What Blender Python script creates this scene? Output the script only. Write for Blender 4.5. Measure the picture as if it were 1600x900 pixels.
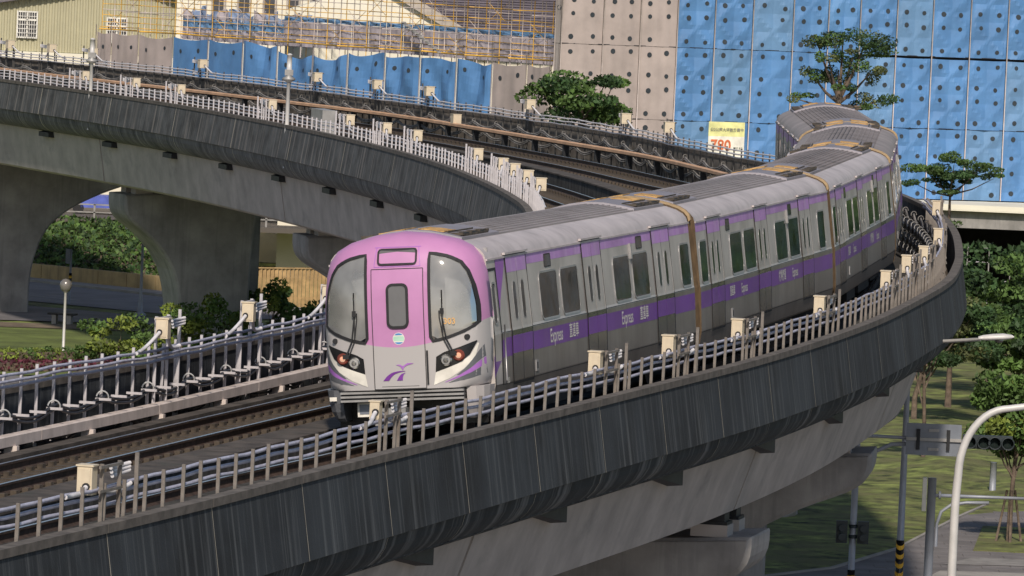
import bpy, math, random
from mathutils import Vector, Matrix, noise as mnoise
PI=math.pi
scene=bpy.context.scene
for o in list(bpy.data.objects): bpy.data.objects.remove(o,do_unlink=True)
# ------------------------------------------------------------------ camera, sky, sun, exposure
EYE=Vector((0,0,9.625))
cam=bpy.data.cameras.new('camera'); cam.sensor_width=36; cam.lens=11068.4/1600*36; cam.clip_start=1; cam.clip_end=15000
camo=bpy.data.objects.new('camera',cam); scene.collection.objects.link(camo); scene.camera=camo
_r=Vector((0.99904216,0.00236009,0.04369431)); _u=Vector((-0.04375801,0.05388339,0.997588)); _w=Vector((0,0.99854445,-0.05393505))
camo.matrix_world=Matrix(((_r.x,_u.x,-_w.x,EYE.x),(_r.y,_u.y,-_w.y,EYE.y),(_r.z,_u.z,-_w.z,EYE.z),(0,0,0,1)))
SUN_EL=math.radians(38); SUN_AZ=math.radians(180)      # azimuth from +Y clockwise: behind the camera
world=bpy.data.worlds.new('World'); scene.world=world; world.use_nodes=True
wn=world.node_tree; wn.nodes.clear()
sky=wn.nodes.new('ShaderNodeTexSky'); sky.sky_type='NISHITA'; sky.sun_disc=False
sky.sun_elevation=SUN_EL; sky.sun_rotation=SUN_AZ; sky.air_density=1.0; sky.dust_density=1.0; sky.ozone_density=1.0; sky.altitude=20
bg=wn.nodes.new('ShaderNodeBackground'); bg.inputs['Strength'].default_value=0.075
wo=wn.nodes.new('ShaderNodeOutputWorld'); wn.links.new(sky.outputs[0],bg.inputs[0]); wn.links.new(bg.outputs[0],wo.inputs[0])
sun=bpy.data.lights.new('sun','SUN'); sun.energy=3.1; sun.angle=math.radians(2.5); sun.color=(1,.90,.78)
suno=bpy.data.objects.new('sun',sun); scene.collection.objects.link(suno)
_d=Vector((math.sin(SUN_AZ)*math.cos(SUN_EL),math.cos(SUN_AZ)*math.cos(SUN_EL),math.sin(SUN_EL)))
suno.rotation_euler=_d.to_track_quat('Z','Y').to_euler(); suno.location=(-40,20,60)
vs=scene.view_settings; vs.view_transform='Standard'; vs.look='None'; vs.gamma=1; vs.exposure=0.15
scene.render.engine='CYCLES'
R=random.Random(7)
GZ=-10.5                                                # ground level; rail level is 0
# ------------------------------------------------------------------ helpers
def link(name,mesh,parent=None,loc=None,rot=None,kind=None):
    o=bpy.data.objects.new(name,mesh); scene.collection.objects.link(o)
    if parent: o.parent=parent
    if loc is not None: o.location=loc
    if rot is not None: o.rotation_euler=rot
    if kind: o['kind']=kind
    return o
def thing(name,label,cat,loc=(0,0,0),rot=(0,0,0),group=None,mesh=None):
    o=link(name,mesh,None,loc,rot); o['label']=label; o['category']=cat
    if group: o['group']=group
    return o
class MB:
    """collects faces for ONE mesh"""
    def __init__(s): s.v=[]; s.f=[]; s.m=[]; s.uv=[]; s.sm=[]
    def face(s,idx,mi=0,uv=None,sm=False): s.f.append(tuple(idx)); s.m.append(mi); s.uv.append(uv); s.sm.append(sm)
    def quad(s,a,b,c,d,mi=0,uv=None):
        n=len(s.v); s.v+=[tuple(a),tuple(b),tuple(c),tuple(d)]; s.face((n,n+1,n+2,n+3),mi,uv)
    def tri(s,a,b,c,mi=0):
        n=len(s.v); s.v+=[tuple(a),tuple(b),tuple(c)]; s.face((n,n+1,n+2),mi)
    def box(s,x0,x1,y0,y1,z0,z1,mi=0,M=None):
        n=len(s.v)
        for z in (z0,z1):
            for x,y in ((x0,y0),(x1,y0),(x1,y1),(x0,y1)):
                p=Vector((x,y,z)); s.v.append(tuple(M@p if M else p))
        for q in ((0,3,2,1),(4,5,6,7),(0,1,5,4),(1,2,6,5),(2,3,7,6),(3,0,4,7)): s.face([n+i for i in q],mi)
    def beam(s,a,b,w,h,mi=0,up=(0,0,1)):
        """rectangular bar from a to b"""
        a=Vector(a); b=Vector(b); d=(b-a).normalized(); u=Vector(up); r=d.cross(u)
        if r.length<1e-4: r=d.cross(Vector((1,0,0)))
        r.normalize(); u=r.cross(d); n=len(s.v)
        for p in (a,b):
            for x,y in ((-w/2,-h/2),(w/2,-h/2),(w/2,h/2),(-w/2,h/2)): s.v.append(tuple(p+r*x+u*y))
        for q in ((0,3,2,1),(4,5,6,7),(0,1,5,4),(1,2,6,5),(2,3,7,6),(3,0,4,7)): s.face([n+i for i in q],mi)
    def tube(s,pts,rad,seg=8,mi=0,cap=True):
        pts=[Vector(p) for p in pts]; n0=len(s.v); rr=rad if isinstance(rad,(list,tuple)) else [rad]*len(pts)
        d=(pts[1]-pts[0]).normalized(); ref=Vector((0,0,1)) if abs(d.z)<.9 else Vector((1,0,0))
        for i,p in enumerate(pts):
            t=(pts[min(i+1,len(pts)-1)]-pts[max(i-1,0)]).normalized()
            a=t.cross(ref)
            if a.length<1e-3: a=t.cross(Vector((0,1,0)))
            a.normalize(); b=t.cross(a)
            for k in range(seg):
                an=2*PI*k/seg; s.v.append(tuple(p+(a*math.cos(an)+b*math.sin(an))*rr[i]))
        for i in range(len(pts)-1):
            for k in range(seg):
                k2=(k+1)%seg; s.face((n0+i*seg+k,n0+i*seg+k2,n0+(i+1)*seg+k2,n0+(i+1)*seg+k),mi,None,True)
        if cap:
            s.face([n0+k for k in range(seg)],mi); s.face([n0+(len(pts)-1)*seg+k for k in reversed(range(seg))],mi)
    def loft(s,rings,closed=True,mi=0,capends=False,uvs=None,smooth=False,ulist=None):
        n0=len(s.v); m=len(rings[0])
        for r in rings: s.v+=[tuple(p) for p in r]
        for i in range(len(rings)-1):
            for k in range(m if closed else m-1):
                k2=(k+1)%m; uv=None
                if ulist:
                    u0,u1=ulist[i],ulist[i+1]; va,vb=uvs[k],uvs[k+1]; uv=((u0,va),(u0,vb),(u1,vb),(u1,va))
                s.face((n0+i*m+k,n0+i*m+k2,n0+(i+1)*m+k2,n0+(i+1)*m+k),mi,uv,smooth)
        if capends:
            s.face([n0+k for k in range(m)],mi); s.face([n0+(len(rings)-1)*m+k for k in reversed(range(m))],mi)
    def lathe(s,prof,c=(0,0,0),seg=12,mi=0,axis='z'):
        rings=[]
        for r,h in prof:
            ring=[]
            for k in range(seg):
                a=2*PI*k/seg; x,y=r*math.cos(a),r*math.sin(a)
                ring.append({'z':(c[0]+x,c[1]+y,c[2]+h),'x':(c[0]+h,c[1]+x,c[2]+y),'y':(c[0]+x,c[1]+h,c[2]+y)}[axis])
            rings.append(ring)
        s.loft(rings,True,mi,True,smooth=True)
    def mesh(s,name,mats):
        me=bpy.data.meshes.new(name); me.from_pydata(s.v,[],s.f)
        for m in (mats if isinstance(mats,(list,tuple)) else [mats]): me.materials.append(m)
        me.polygons.foreach_set('material_index',s.m); me.polygons.foreach_set('use_smooth',s.sm)
        if any(u is not None for u in s.uv):
            lay=me.uv_layers.new(name='UVMap'); k=0; co=[]
            for f,u in zip(s.f,s.uv):
                co+= [c for q in (u if u is not None else [(0,0)]*len(f)) for c in q]
            lay.data.foreach_set('uv',co)
        me.update(); return me
    def obj(s,name,mats,parent=None,kind=None,loc=None,rot=None): return link(name,s.mesh(name,mats),parent,loc,rot,kind)
# ------------------------------------------------------------------ materials
def mat(name,base,rough=.6,metal=0,var=.12,scale=2.0,streak=0,streak_col=None,sscale=(6,6,.35),coord='Object',bump=0,bscale=20,col2=None,stain=None,emit=None,spec=None,patch=.0):
    m=bpy.data.materials.new(name); m.use_nodes=True; nt=m.node_tree; N=nt.nodes; L=nt.links
    b=N['Principled BSDF']; b.inputs['Roughness'].default_value=rough; b.inputs['Metallic'].default_value=metal
    if spec is not None: b.inputs['Specular IOR Level'].default_value=spec
    tc=N.new('ShaderNodeTexCoord'); 
    def nz(sc,det=6,mp=None,rgh=.6):
        n=N.new('ShaderNodeTexNoise'); n.inputs['Scale'].default_value=sc; n.inputs['Detail'].default_value=det; n.inputs['Roughness'].default_value=rgh
        if mp:
            q=N.new('ShaderNodeMapping'); q.inputs['Scale'].default_value=mp; L.new(tc.outputs[coord],q.inputs[0]); L.new(q.outputs[0],n.inputs['Vector'])
        else: L.new(tc.outputs[coord],n.inputs['Vector'])
        return n
    def ramp(src,p0,p1,c0=(0,0,0,1),c1=(1,1,1,1)):
        r=N.new('ShaderNodeValToRGB'); e=r.color_ramp.elements; e[0].position=p0; e[1].position=p1; e[0].color=c0; e[1].color=c1; L.new(src,r.inputs[0]); return r
    def mix(fac,a,bb,mode='MIX'):
        x=N.new('ShaderNodeMix'); x.data_type='RGBA'; x.blend_type=mode
        for sock,val in ((x.inputs[0],fac),(x.inputs[6],a),(x.inputs[7],bb)):
            if hasattr(val,'is_output'): L.new(val,sock)
            elif isinstance(val,(int,float)): sock.default_value=val
            else: sock.default_value=(*val,1)
        return x.outputs[2]
    base=tuple(base); dark=tuple(c*(1-var*1.6) for c in base); lite=tuple(min(1,c*(1+var*1.6)) for c in base)
    n1=nz(scale); c=mix(ramp(n1.outputs[0],.32,.68).outputs[0],dark,lite)
    if col2: n3=nz(scale*.45,4); c=mix(ramp(n3.outputs[0],.42,.62).outputs[0],c,col2)
    if streak:
        n2=nz(1.0,7,sscale,.7); r=ramp(n2.outputs[0],.5,.72); q=N.new('ShaderNodeMath'); q.operation='MULTIPLY'; q.inputs[1].default_value=streak; L.new(r.outputs[0],q.inputs[0])
        c=mix(q.outputs[0],c,streak_col or tuple(x*.4 for x in base))
    if stain:   # (colour, amount, mapping)
        n4=nz(1.0,5,stain[2],.65); r=ramp(n4.outputs[0],.56,.7); q=N.new('ShaderNodeMath'); q.operation='MULTIPLY'; q.inputs[1].default_value=stain[1]; L.new(r.outputs[0],q.inputs[0])
        c=mix(q.outputs[0],c,stain[0])
    L.new(c,b.inputs['Base Color'])
    if bump:
        nb=nz(bscale,4); bp=N.new('ShaderNodeBump'); bp.inputs['Strength'].default_value=bump; bp.inputs['Distance'].default_value=.05; L.new(nb.outputs[0],bp.inputs['Height']); L.new(bp.outputs[0],b.inputs['Normal'])
    if rough<.5:
        rr=N.new('ShaderNodeMapRange'); rr.inputs[3].default_value=rough*.75; rr.inputs[4].default_value=min(1,rough*1.4); L.new(n1.outputs[0],rr.inputs[0]); L.new(rr.outputs[0],b.inputs['Roughness'])
    if emit: b.inputs['Emission Color'].default_value=(*emit[0],1); b.inputs['Emission Strength'].default_value=emit[1]
    return m
K={}
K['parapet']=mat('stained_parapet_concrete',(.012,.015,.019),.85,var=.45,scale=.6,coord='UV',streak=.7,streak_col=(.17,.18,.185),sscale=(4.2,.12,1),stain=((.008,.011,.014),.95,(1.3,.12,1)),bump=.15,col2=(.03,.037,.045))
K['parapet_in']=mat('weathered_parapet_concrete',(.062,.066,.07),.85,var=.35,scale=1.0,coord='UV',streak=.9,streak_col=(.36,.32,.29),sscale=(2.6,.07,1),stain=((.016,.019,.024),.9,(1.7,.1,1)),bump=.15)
K['parapet_rear']=mat('brown_stained_parapet_concrete',(.19,.165,.14),.9,var=.35,scale=1.0,coord='UV',streak=.8,streak_col=(.05,.045,.04),sscale=(5,.2,1),stain=((.27,.24,.20),.7,(7,.3,1)))
K['coping']=mat('coping_concrete',(.12,.105,.092),.9,var=.25,scale=3,coord='UV')
K['joint']=mat('pale_joint_mortar',(.42,.38,.31),.9)
K['girder']=mat('girder_concrete',(.44,.395,.37),.8,var=.12,scale=.8,coord='UV',streak=.35,streak_col=(.30,.27,.26),sscale=(1.6,.12,1),stain=((.20,.19,.185),.45,(.5,.9,1)),bump=.05)
K['pier']=mat('pier_concrete',(.31,.295,.285),.85,var=.18,scale=.7,streak=.75,streak_col=(.14,.14,.14),sscale=(1.6,1.6,.1),stain=((.12,.12,.115),.5,(.5,.5,.2)),bump=.05)
K['deck']=mat('deck_concrete',(.05,.045,.04),.95,var=.3,scale=1.5,stain=((.08,.06,.045),.5,(.8,.8,.8)))
K['ledge']=mat('walkway_concrete',(.075,.062,.052),.95,var=.3,scale=2,stain=((.04,.045,.035),.7,(1.1,.6,1)))
K['slabside']=mat('mossy_slab_concrete',(.04,.038,.034),.95,var=.4,scale=2,streak=.5,streak_col=(.22,.21,.2),sscale=(3,3,.4))
K['rail']=mat('rusty_rail_steel',(.07,.045,.032),.7,.3,var=.3,scale=6)
K['railtop']=mat('worn_rail_head',(.55,.53,.52),.28,.9,var=.08)
K['sleeper']=mat('rust_brown_sleeper',(.080,.062,.046),.95,var=.35,scale=4)
K['third']=mat('cream_third_rail_cover',(.66,.57,.52),.6,var=.12,scale=1.5,streak=.3,streak_col=(.34,.27,.22),sscale=(4,4,1))
K['third_far']=mat('tan_third_rail_cover',(.62,.38,.23),.65,var=.12,scale=1.5)
K['post']=mat('galvanised_post',(.22,.195,.175),.6,.2,var=.2,scale=4,streak=.4,streak_col=(.22,.15,.1),sscale=(9,9,1.5))
K['postw']=mat('pale_painted_post',(.56,.53,.55),.6,.1,var=.12,scale=4)
K['postdark']=mat('dark_galvanised_post',(.10,.095,.09),.6,.3,var=.2,scale=4)
K['conduit']=mat('lilac_grey_conduit',(.42,.42,.52),.5,0,var=.14,scale=5)
K['conduitw']=mat('pale_conduit',(.68,.66,.68),.5,0,var=.1,scale=5)
K['cable']=mat('black_cable',(.03,.032,.04),.5,0,var=.3,scale=5)
K['hook']=mat('cable_hook_plastic',(.5,.5,.5),.6)
K['box']=mat('cream_cabinet_paint',(.68,.58,.43),.5,0,var=.06,scale=3,streak=.25,streak_col=(.45,.33,.2),sscale=(7,7,.8))
K['boxgrey']=mat('grey_cabinet_metal',(.36,.35,.34),.5,.3)
K['dark']=mat('dark_steel',(.022,.023,.026),.6,.2,var=.3)
K['steellow']=mat('darkened_lower_car_side',(.27,.243,.22),.36,.4,var=.12,scale=.8,streak=.6,streak_col=(.15,.135,.12),sscale=(2.6,2.6,.10),stain=((.38,.35,.32),.3,(5,5,.08)),bump=.03,bscale=3)  # base darkened to carry the lower side's darker reflections; streaks are grime
K['steel']=mat('stainless_car_side',(.56,.515,.48),.38,.3,var=.10,scale=.8,streak=.5,streak_col=(.37,.34,.315),sscale=(2.6,2.6,.10),stain=((.66,.61,.57),.35,(5,5,.08)),bump=.03,bscale=3)
K['steeld']=mat('dark_door_steel',(.24,.235,.225),.22,.75,var=.08,scale=1.0,streak=.2,streak_col=(.2,.2,.2),sscale=(3,3,.2))  # dark reflections put into the colour of the lower door panels
K['roof']=mat('dusty_roof_steel',(.31,.275,.27),.65,.05,var=.10,scale=.7,stain=((.20,.175,.16),.6,(.6,2,1)))
K['roof2']=mat('brown_roof_steel',(.245,.21,.20),.7,.05,var=.14,scale=.8,stain=((.15,.125,.11),.7,(.6,2,1)))  # browner and darker than the front cars' roof
K['roofflat']=mat('roof_unit_grey',(.27,.25,.275),.6,.1,var=.1,scale=1)
K['shoulder']=mat('pale_roof_shoulder',(.57,.51,.505),.55,.1,var=.1,scale=.8,streak=.45,streak_col=(.30,.27,.255),sscale=(2.2,2,.3))
K['shoulder2']=mat('brown_roof_shoulder',(.33,.285,.27),.6,.1,var=.14,scale=.8,streak=.45,streak_col=(.2,.17,.16),sscale=(2.2,2,.3))  # browner, darker shoulder of the rear cars
K['grfr']=mat('ochre_dusted_grille_frame',(.075,.06,.045),.8,0,var=.4,scale=5)
K['rust']=mat('rusty_grille',(.55,.33,.12),.85,0,var=.3,scale=5)
K['violet']=mat('violet_band_paint',(.18,.045,.36),.33,0,var=.08,scale=1,streak=.12,streak_col=(.4,.25,.5),sscale=(1.5,1.5,.3))  # violet paint; the faint pale streaks are painted reflection marks
K['vswoosh']=mat('violet_swoosh_paint',(.30,.10,.42),.4)
K['lilac']=mat('lilac_band_with_sheen',(.50,.25,.62),.36,0,var=.1,scale=1,streak=.45,streak_col=(.75,.6,.8),sscale=(3,3,.3))  # sky reflection and its pale marks painted into the band colour
K['lip_o']=mat('dark_lip_concrete',(.017,.022,.026),.85,var=.4,scale=1.2,coord='UV',streak=.9,streak_col=(.30,.30,.30),sscale=(1.3,.05,1),bump=.1)  # dark tone includes the shade under the panel overhang
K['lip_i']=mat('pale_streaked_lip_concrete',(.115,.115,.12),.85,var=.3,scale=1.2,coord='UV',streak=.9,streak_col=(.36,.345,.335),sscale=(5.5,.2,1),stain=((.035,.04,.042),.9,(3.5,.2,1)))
K['cablef']=mat('dusty_grey_cable',(.24,.225,.21),.7,0,var=.3)
K['display']=mat('grey_display_glass',(.17,.17,.175),.6,0,var=.05,spec=.1)
K['blind']=mat('pale_grey_blind',(.55,.53,.50),.7,0,var=.1,scale=3)
K['pinkp']=mat('orchid_cab_paint',(.64,.25,.60),.32,0,var=.03,scale=1)
K['silverp']=mat('silver_cab_paint',(.56,.52,.51),.35,.25,var=.04,scale=1)
K['greyp']=mat('slate_cab_paint',(.16,.165,.18),.4,.2,var=.08)
K['white']=mat('cream_white_paint',(.80,.76,.68),.4)
K['black']=mat('gloss_black',(.012,.012,.014),.25)
K['rubber']=mat('black_rubber',(.02,.02,.022),.7)
K['bellows']=mat('ochre_gangway_bellows',(.10,.062,.03),.7,0,var=.25,scale=3)
K['bellowsl']=mat('tan_gangway_hoop',(.33,.225,.115),.55,0,var=.2,scale=3)
K['glassd']=mat('dark_window_glass',(.02,.032,.045),.05,.0,var=.8,scale=1.6,spec=.4,bump=.04,bscale=1.2)
K['frame']=mat('window_trim',(.42,.41,.41),.35,.6)
K['lampred']=mat('lit_amber_lens',(.5,.12,.05),.3,emit=((1,.62,.42),.6))
K['lampring']=mat('red_lens',(.20,.05,.035),.3)
K['chrome']=mat('chrome_reflector',(.8,.8,.78),.15,.95)
K['bluep']=mat('blue_sticker',(.08,.25,.55),.4); K['greenp']=mat('pale_green_sticker',(.45,.70,.55),.4)
K['amber']=mat('amber_digits',(.75,.45,.18),.5)
K['tarpb']=mat('blue_tarpaulin',(.095,.235,.48),.6,0,var=.12,scale=.6,stain=((.13,.30,.56),.5,(.7,.7,.25)))
K['tarpb2']=mat('faded_blue_tarpaulin',(.135,.27,.47),.6,0,var=.12,scale=.6,stain=((.17,.32,.54),.5,(.6,.6,.2)))
K['tarpg']=mat('taupe_tarpaulin',(.44,.37,.345),.6,0,var=.1,scale=.6,streak=.25,streak_col=(.50,.44,.42),sscale=(3,3,.2))
K['tarpgd']=mat('dark_grey_tarpaulin',(.25,.225,.215),.6,0,var=.1,scale=.6)  # darker grey for the narrow first column
K['sheet']=mat('thin_grey_mesh_sheet',(.42,.38,.42),.7,0,var=.15,scale=.8)
K['vent']=mat('vent_hole_dark',(.035,.045,.055),.9)
K['pole']=mat('scaffold_tube',(.60,.52,.49),.6,0); K['poley']=mat('yellow_scaffold_rail',(.72,.42,.07),.5,0,var=.2,scale=2)
K['siding']=mat('beige_corrugated_cladding',(.46,.43,.29),.6,0,var=.05,scale=.5)
K['cream']=mat('cream_render_wall',(.85,.80,.66),.8,0,var=.04,scale=.5)
K['whitew']=mat('white_window_frame',(.80,.78,.72),.5); K['pane']=mat('dark_pane',(.08,.08,.09),.2)
K['roofd']=mat('grey_violet_corrugated_roof',(.15,.13,.155),.6,.1,var=.15,scale=1)
K['netblue']=mat('dusty_blue_netting',(.20,.27,.42),.8,0,var=.2,scale=1.5)
K['shutter']=mat('stone_trim',(.5,.44,.38),.8)
K['leafd']=mat('dark_foliage',(.035,.075,.022),.7,0,var=.5,scale=.9); K['leafm']=mat('mid_foliage',(.075,.135,.03),.7,0,var=.5,scale=.9)
K['leafy']=mat('yellow_green_foliage',(.17,.22,.035),.7,0,var=.45,scale=.9); K['leafr']=mat('purple_foliage',(.10,.02,.035),.7,0,var=.4)
K['leafo']=mat('olive_foliage',(.11,.13,.045),.7,0,var=.5,scale=.9)
K['bark']=mat('grey_brown_bark',(.14,.105,.08),.95,0,var=.3,scale=4,bump=.4)
K['grass']=mat('mown_grass',(.16,.19,.05),.95,0,var=.6,scale=1.1,stain=((.05,.07,.02),.7,(1.6,.9,1)),col2=(.15,.15,.06),bump=.6,bscale=6)
K['grassy']=mat('lawn_grass',(.13,.165,.04),.95,0,var=.25,scale=.5,bump=.5,bscale=8)  # lawn green with slight random variation
K['kerbd']=mat('dull_pale_paving',(.27,.255,.245),.9,0,var=.15)
K['paver']=mat('grey_pavers',(.19,.175,.175),.9,0,var=.15,scale=.7)
K['asphalt']=mat('asphalt',(.24,.225,.23),.9,0,var=.1,scale=.6)
K['kerb']=mat('kerb_stone',(.34,.32,.30),.9,0,var=.12,scale=1)
K['tile']=mat('brown_grey_tile_wall',(.16,.14,.125),.8,0,var=.12,scale=.5)
K['soil']=mat('bare_soil',(.17,.13,.09),.95,0,var=.3,scale=1)
K['yellowwall']=mat('ochre_stained_wall',(.46,.34,.17),.9,0,var=.15,scale=.8,streak=.7,streak_col=(.14,.11,.07),sscale=(1.6,1.6,.12))
K['wood']=mat('tan_fence_board',(.42,.28,.13),.85,0,var=.2,scale=2,streak=.4,streak_col=(.25,.16,.08),sscale=(7,7,.4))
K['polep']=mat('grey_pole_paint',(.33,.35,.40),.5,.2,var=.08); K['polew']=mat('white_pole_paint',(.62,.60,.58),.45,.1,var=.06)
K['yel']=mat('warning_yellow',(.75,.42,.03),.5); K['signal']=mat('signal_housing',(.03,.04,.045),.5)
K['signback']=mat('sign_back_aluminium',(.22,.24,.28),.5,.4,var=.08)
K['lens']=mat('dark_signal_lens',(.02,.03,.028),.15)
K['globe']=mat('smoky_globe',(.22,.205,.19),.2,.2)
K['signy']=mat('banner_yellow',(.82,.80,.36),.7); K['signw']=mat('banner_white',(.86,.82,.72),.7)
K['ink']=mat('grey_ink',(.25,.25,.2),.8); K['redink']=mat('red_orange_ink',(.70,.17,.06),.7); K['vlogo']=mat('violet_logo',(.20,.04,.33),.4); K['vlogo2']=mat('orchid_logo',(.42,.17,.55),.4)
K['truckblue']=mat('blue_truck_paint',(.10,.14,.5),.5); K['tilec']=mat('dark_soffit',(.07,.07,.065),.9)
# windscreen: real see-through glass
def glass():
    m=bpy.data.materials.new('windscreen_glass'); m.use_nodes=True; N=m.node_tree.nodes; L=m.node_tree.links; N.clear()
    o=N.new('ShaderNodeOutputMaterial'); mx=N.new('ShaderNodeMixShader'); t=N.new('ShaderNodeBsdfTransparent'); g=N.new('ShaderNodeBsdfGlossy'); fr=N.new('ShaderNodeFresnel')
    t.inputs[0].default_value=(.8,.82,.83,1); g.inputs['Roughness'].default_value=.05; fr.inputs[0].default_value=1.9
    df=N.new('ShaderNodeBsdfDiffuse'); df.inputs[0].default_value=(.52,.52,.51,1); m2=N.new('ShaderNodeMixShader'); nz=N.new('ShaderNodeTexNoise'); nz.inputs['Scale'].default_value=2.0; tc=N.new('ShaderNodeTexCoord'); L.new(tc.outputs['Object'],nz.inputs['Vector']); mr=N.new('ShaderNodeMapRange'); mr.inputs[1].default_value=.3; mr.inputs[2].default_value=.7; mr.inputs[3].default_value=.34; mr.inputs[4].default_value=.58; L.new(nz.outputs[0],mr.inputs[0]); L.new(mr.outputs[0],m2.inputs[0]); L.new(t.outputs[0],m2.inputs[1]); L.new(df.outputs[0],m2.inputs[2])   # diffuse haze mixed in for the pale reflections on the glass
    L.new(fr.outputs[0],mx.inputs[0]); L.new(m2.outputs[0],mx.inputs[1]); L.new(g.outputs[0],mx.inputs[2]); L.new(mx.outputs[0],o.inputs[0]); return m
K['glass']=glass()
def text_mesh(txt,size,mat_,bold=0,name='lettering'):
    """lettering from Blender's built-in font, turned into a mesh in its own XY plane, centred"""
    c=bpy.data.curves.new(name,'FONT'); c.body=txt; c.size=size; c.align_x='CENTER'; c.align_y='CENTER'; c.offset=bold; c.extrude=0; c.resolution_u=3
    o=bpy.data.objects.new(name,c); scene.collection.objects.link(o)
    dg=bpy.context.evaluated_depsgraph_get(); me=bpy.data.meshes.new_from_object(o.evaluated_get(dg)); bpy.data.objects.remove(o); me.materials.clear(); me.materials.append(mat_); return me
# ------------------------------------------------------------------ alignments of tracks and parapets (metres)

class Curve:
    """horizontal centripetal curve through control points, resampled by arc length"""
    def __init__(s, pts, step=.5):
        P=[pts[0]]+list(pts)+[pts[-1]]
        P[0]=(2*pts[0][0]-pts[1][0],2*pts[0][1]-pts[1][1]); P[-1]=(2*pts[-1][0]-pts[-2][0],2*pts[-1][1]-pts[-2][1])
        raw=[]
        for i in range(1,len(P)-2):
            p0,p1,p2,p3=P[i-1:i+3]
            for k in range(24):
                t=k/24; q=[]
                for c in (0,1):
                    d1=math.dist(p1,p2); d0=math.dist(p0,p1); d2=math.dist(p2,p3)
                    m1=(p2[c]-p0[c])/(d0+d1)*d1; m2=(p3[c]-p1[c])/(d1+d2)*d1
                    q.append((2*t**3-3*t*t+1)*p1[c]+(t**3-2*t*t+t)*m1+(-2*t**3+3*t*t)*p2[c]+(t**3-t*t)*m2)
                raw.append(tuple(q))
        raw.append(tuple(pts[-1]))
        for it in range(60):
            raw=[raw[0]]+[tuple((raw[i-1][c]+2*raw[i][c]+raw[i+1][c])/4 for c in (0,1)) for i in range(1,len(raw)-1)]+[raw[-1]]
        cum=[0]
        for a,b in zip(raw,raw[1:]): cum.append(cum[-1]+math.dist(a,b))
        s.L=cum[-1]; s.step=step; n=int(s.L/step); s.p=[]; j=0
        for i in range(n+1):
            d=i*step
            while j<len(cum)-2 and cum[j+1]<d: j+=1
            t=(d-cum[j])/max(1e-9,cum[j+1]-cum[j]); s.p.append(tuple(raw[j][c]+(raw[j+1][c]-raw[j][c])*t for c in (0,1)))
    def at(s,d):
        """point, unit tangent, unit normal to the right"""
        n=len(s.p)-1; f=min(max(d/s.step,0),n-1e-6); i=int(f); t=f-i
        a,b=s.p[i],s.p[i+1]
        x=a[0]+(b[0]-a[0])*t; y=a[1]+(b[1]-a[1])*t
        a2,b2=s.p[max(0,i-2)],s.p[min(n,i+3)]; l=math.dist(a2,b2); tx,ty=(b2[0]-a2[0])/l,(b2[1]-a2[1])/l
        if d<0: x+=tx*d; y+=ty*d
        return (x,y),(tx,ty),(ty,-tx)
    def pos(s,d,off,z):
        p,t,n=s.at(d); return (p[0]+n[0]*off,p[1]+n[1]*off,z)
    def near(s,x,y):
        b=min(range(len(s.p)),key=lambda i:(s.p[i][0]-x)**2+(s.p[i][1]-y)**2)
        p,t,n=s.at(b*s.step); return b*s.step+(x-p[0])*t[0]+(y-p[1])*t[1]
OUTER_TRACK=Curve([(-13.4,78),(-9.65,93.7),(-5.98,108.5),(-3.9,117.3),(-1.8,125.16),(2.48,145.2),(6.15,165.4),(8.67,185.7),(9.85,206.2),(9.87,226.7),(8.7,237.5),(5.75,249),(2.9,264),(-.75,279),(-4.55,293),(-9.98,308.5),(-17.3,326.9),(-26.8,348),(-46,394)])
INNER_TRACK=Curve([(-16.6,78),(-13.2,93),(-8.73,112.97),(-4.23,132.86),(-.9,148),(2.2,170),(4.3,190),(4.5,210),(3.5,226),(1.8,240),(.1,251.6),(-2.6,264.5),(-5.9,278.5),(-10,293),(-15,308),(-23,330),(-31,350),(-48,391)])
OUTER_WALL=Curve([(-10.3,78),(-6.59,92.97),(-4.29,101.9),(-2.92,107.73),(-.74,116.73),(2.43,129.76),(5.16,141.06),(7.86,154.57),(9.67,166.27),(10.85,174.95),(11.52,182.54),(11.95,188.5),(12.75,204.64),(12.9,220),(11.9,236),(9.2,251),(6.9,261.5),(5.0,273),(2.6,283),(-.5,293),(-5.4,308),(-10.9,323.5),(-16.4,337),(-21.2,347.3),(-26.2,357),(-44,394)])
INNER_WALL=Curve([(-19.6,78),(-15.6,95),(-8.9,123.3),(-6.6,132.8),(-3.9,146.7),(-1.5,160),(-.1,175),(.45,190),(.3,205),(0,211.4),(-1.05,224.1),(-2.75,238.7),(-4.8,251.4),(-7.5,264.8),(-10.7,278.2),(-14.6,292.4),(-18.9,305.4),(-23.2,317),(-30,336),(-44,375)])
# ------------------------------------------------------------------ the viaduct
def sweep(cv,s0,s1,prof,step=1.0,side=1,closed=False,ends=False,mi=0,mb=None,zf=None,smooth=False):
    mb=mb or MB(); n=max(1,int(math.ceil((s1-s0)/step))); rings=[]; us=[]
    for i in range(n+1):
        s=s0+(s1-s0)*i/n; dz=zf(s) if zf else 0
        rings.append([cv.pos(s,side*o,z+dz) for o,z in prof]); us.append(s)
    vv=[0]
    for a,b in zip(prof,list(prof[1:])+[prof[0]]): vv.append(vv[-1]+math.dist(a,b))
    mb.loft(rings,closed,mi,ends and closed,uvs=vv,ulist=us,smooth=smooth); return mb
def sm(x,a,b):
    t=min(1,max(0,(x-a)/(b-a))); return t*t*(3-2*t)
viaduct=thing('railway_viaduct','long curved concrete railway viaduct with dark stained parapets, sweeping round behind the train','viaduct')
PAIR=[]                                    # outer wall arc length -> inner wall arc length
for i in range(0,int(OUTER_WALL.L)+1,2):
    p,t,n=OUTER_WALL.at(i); c,_,_=OUTER_TRACK.at(OUTER_TRACK.near(*p))
    m=INNER_WALL.near(*c); PAIR.append(m)
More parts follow.
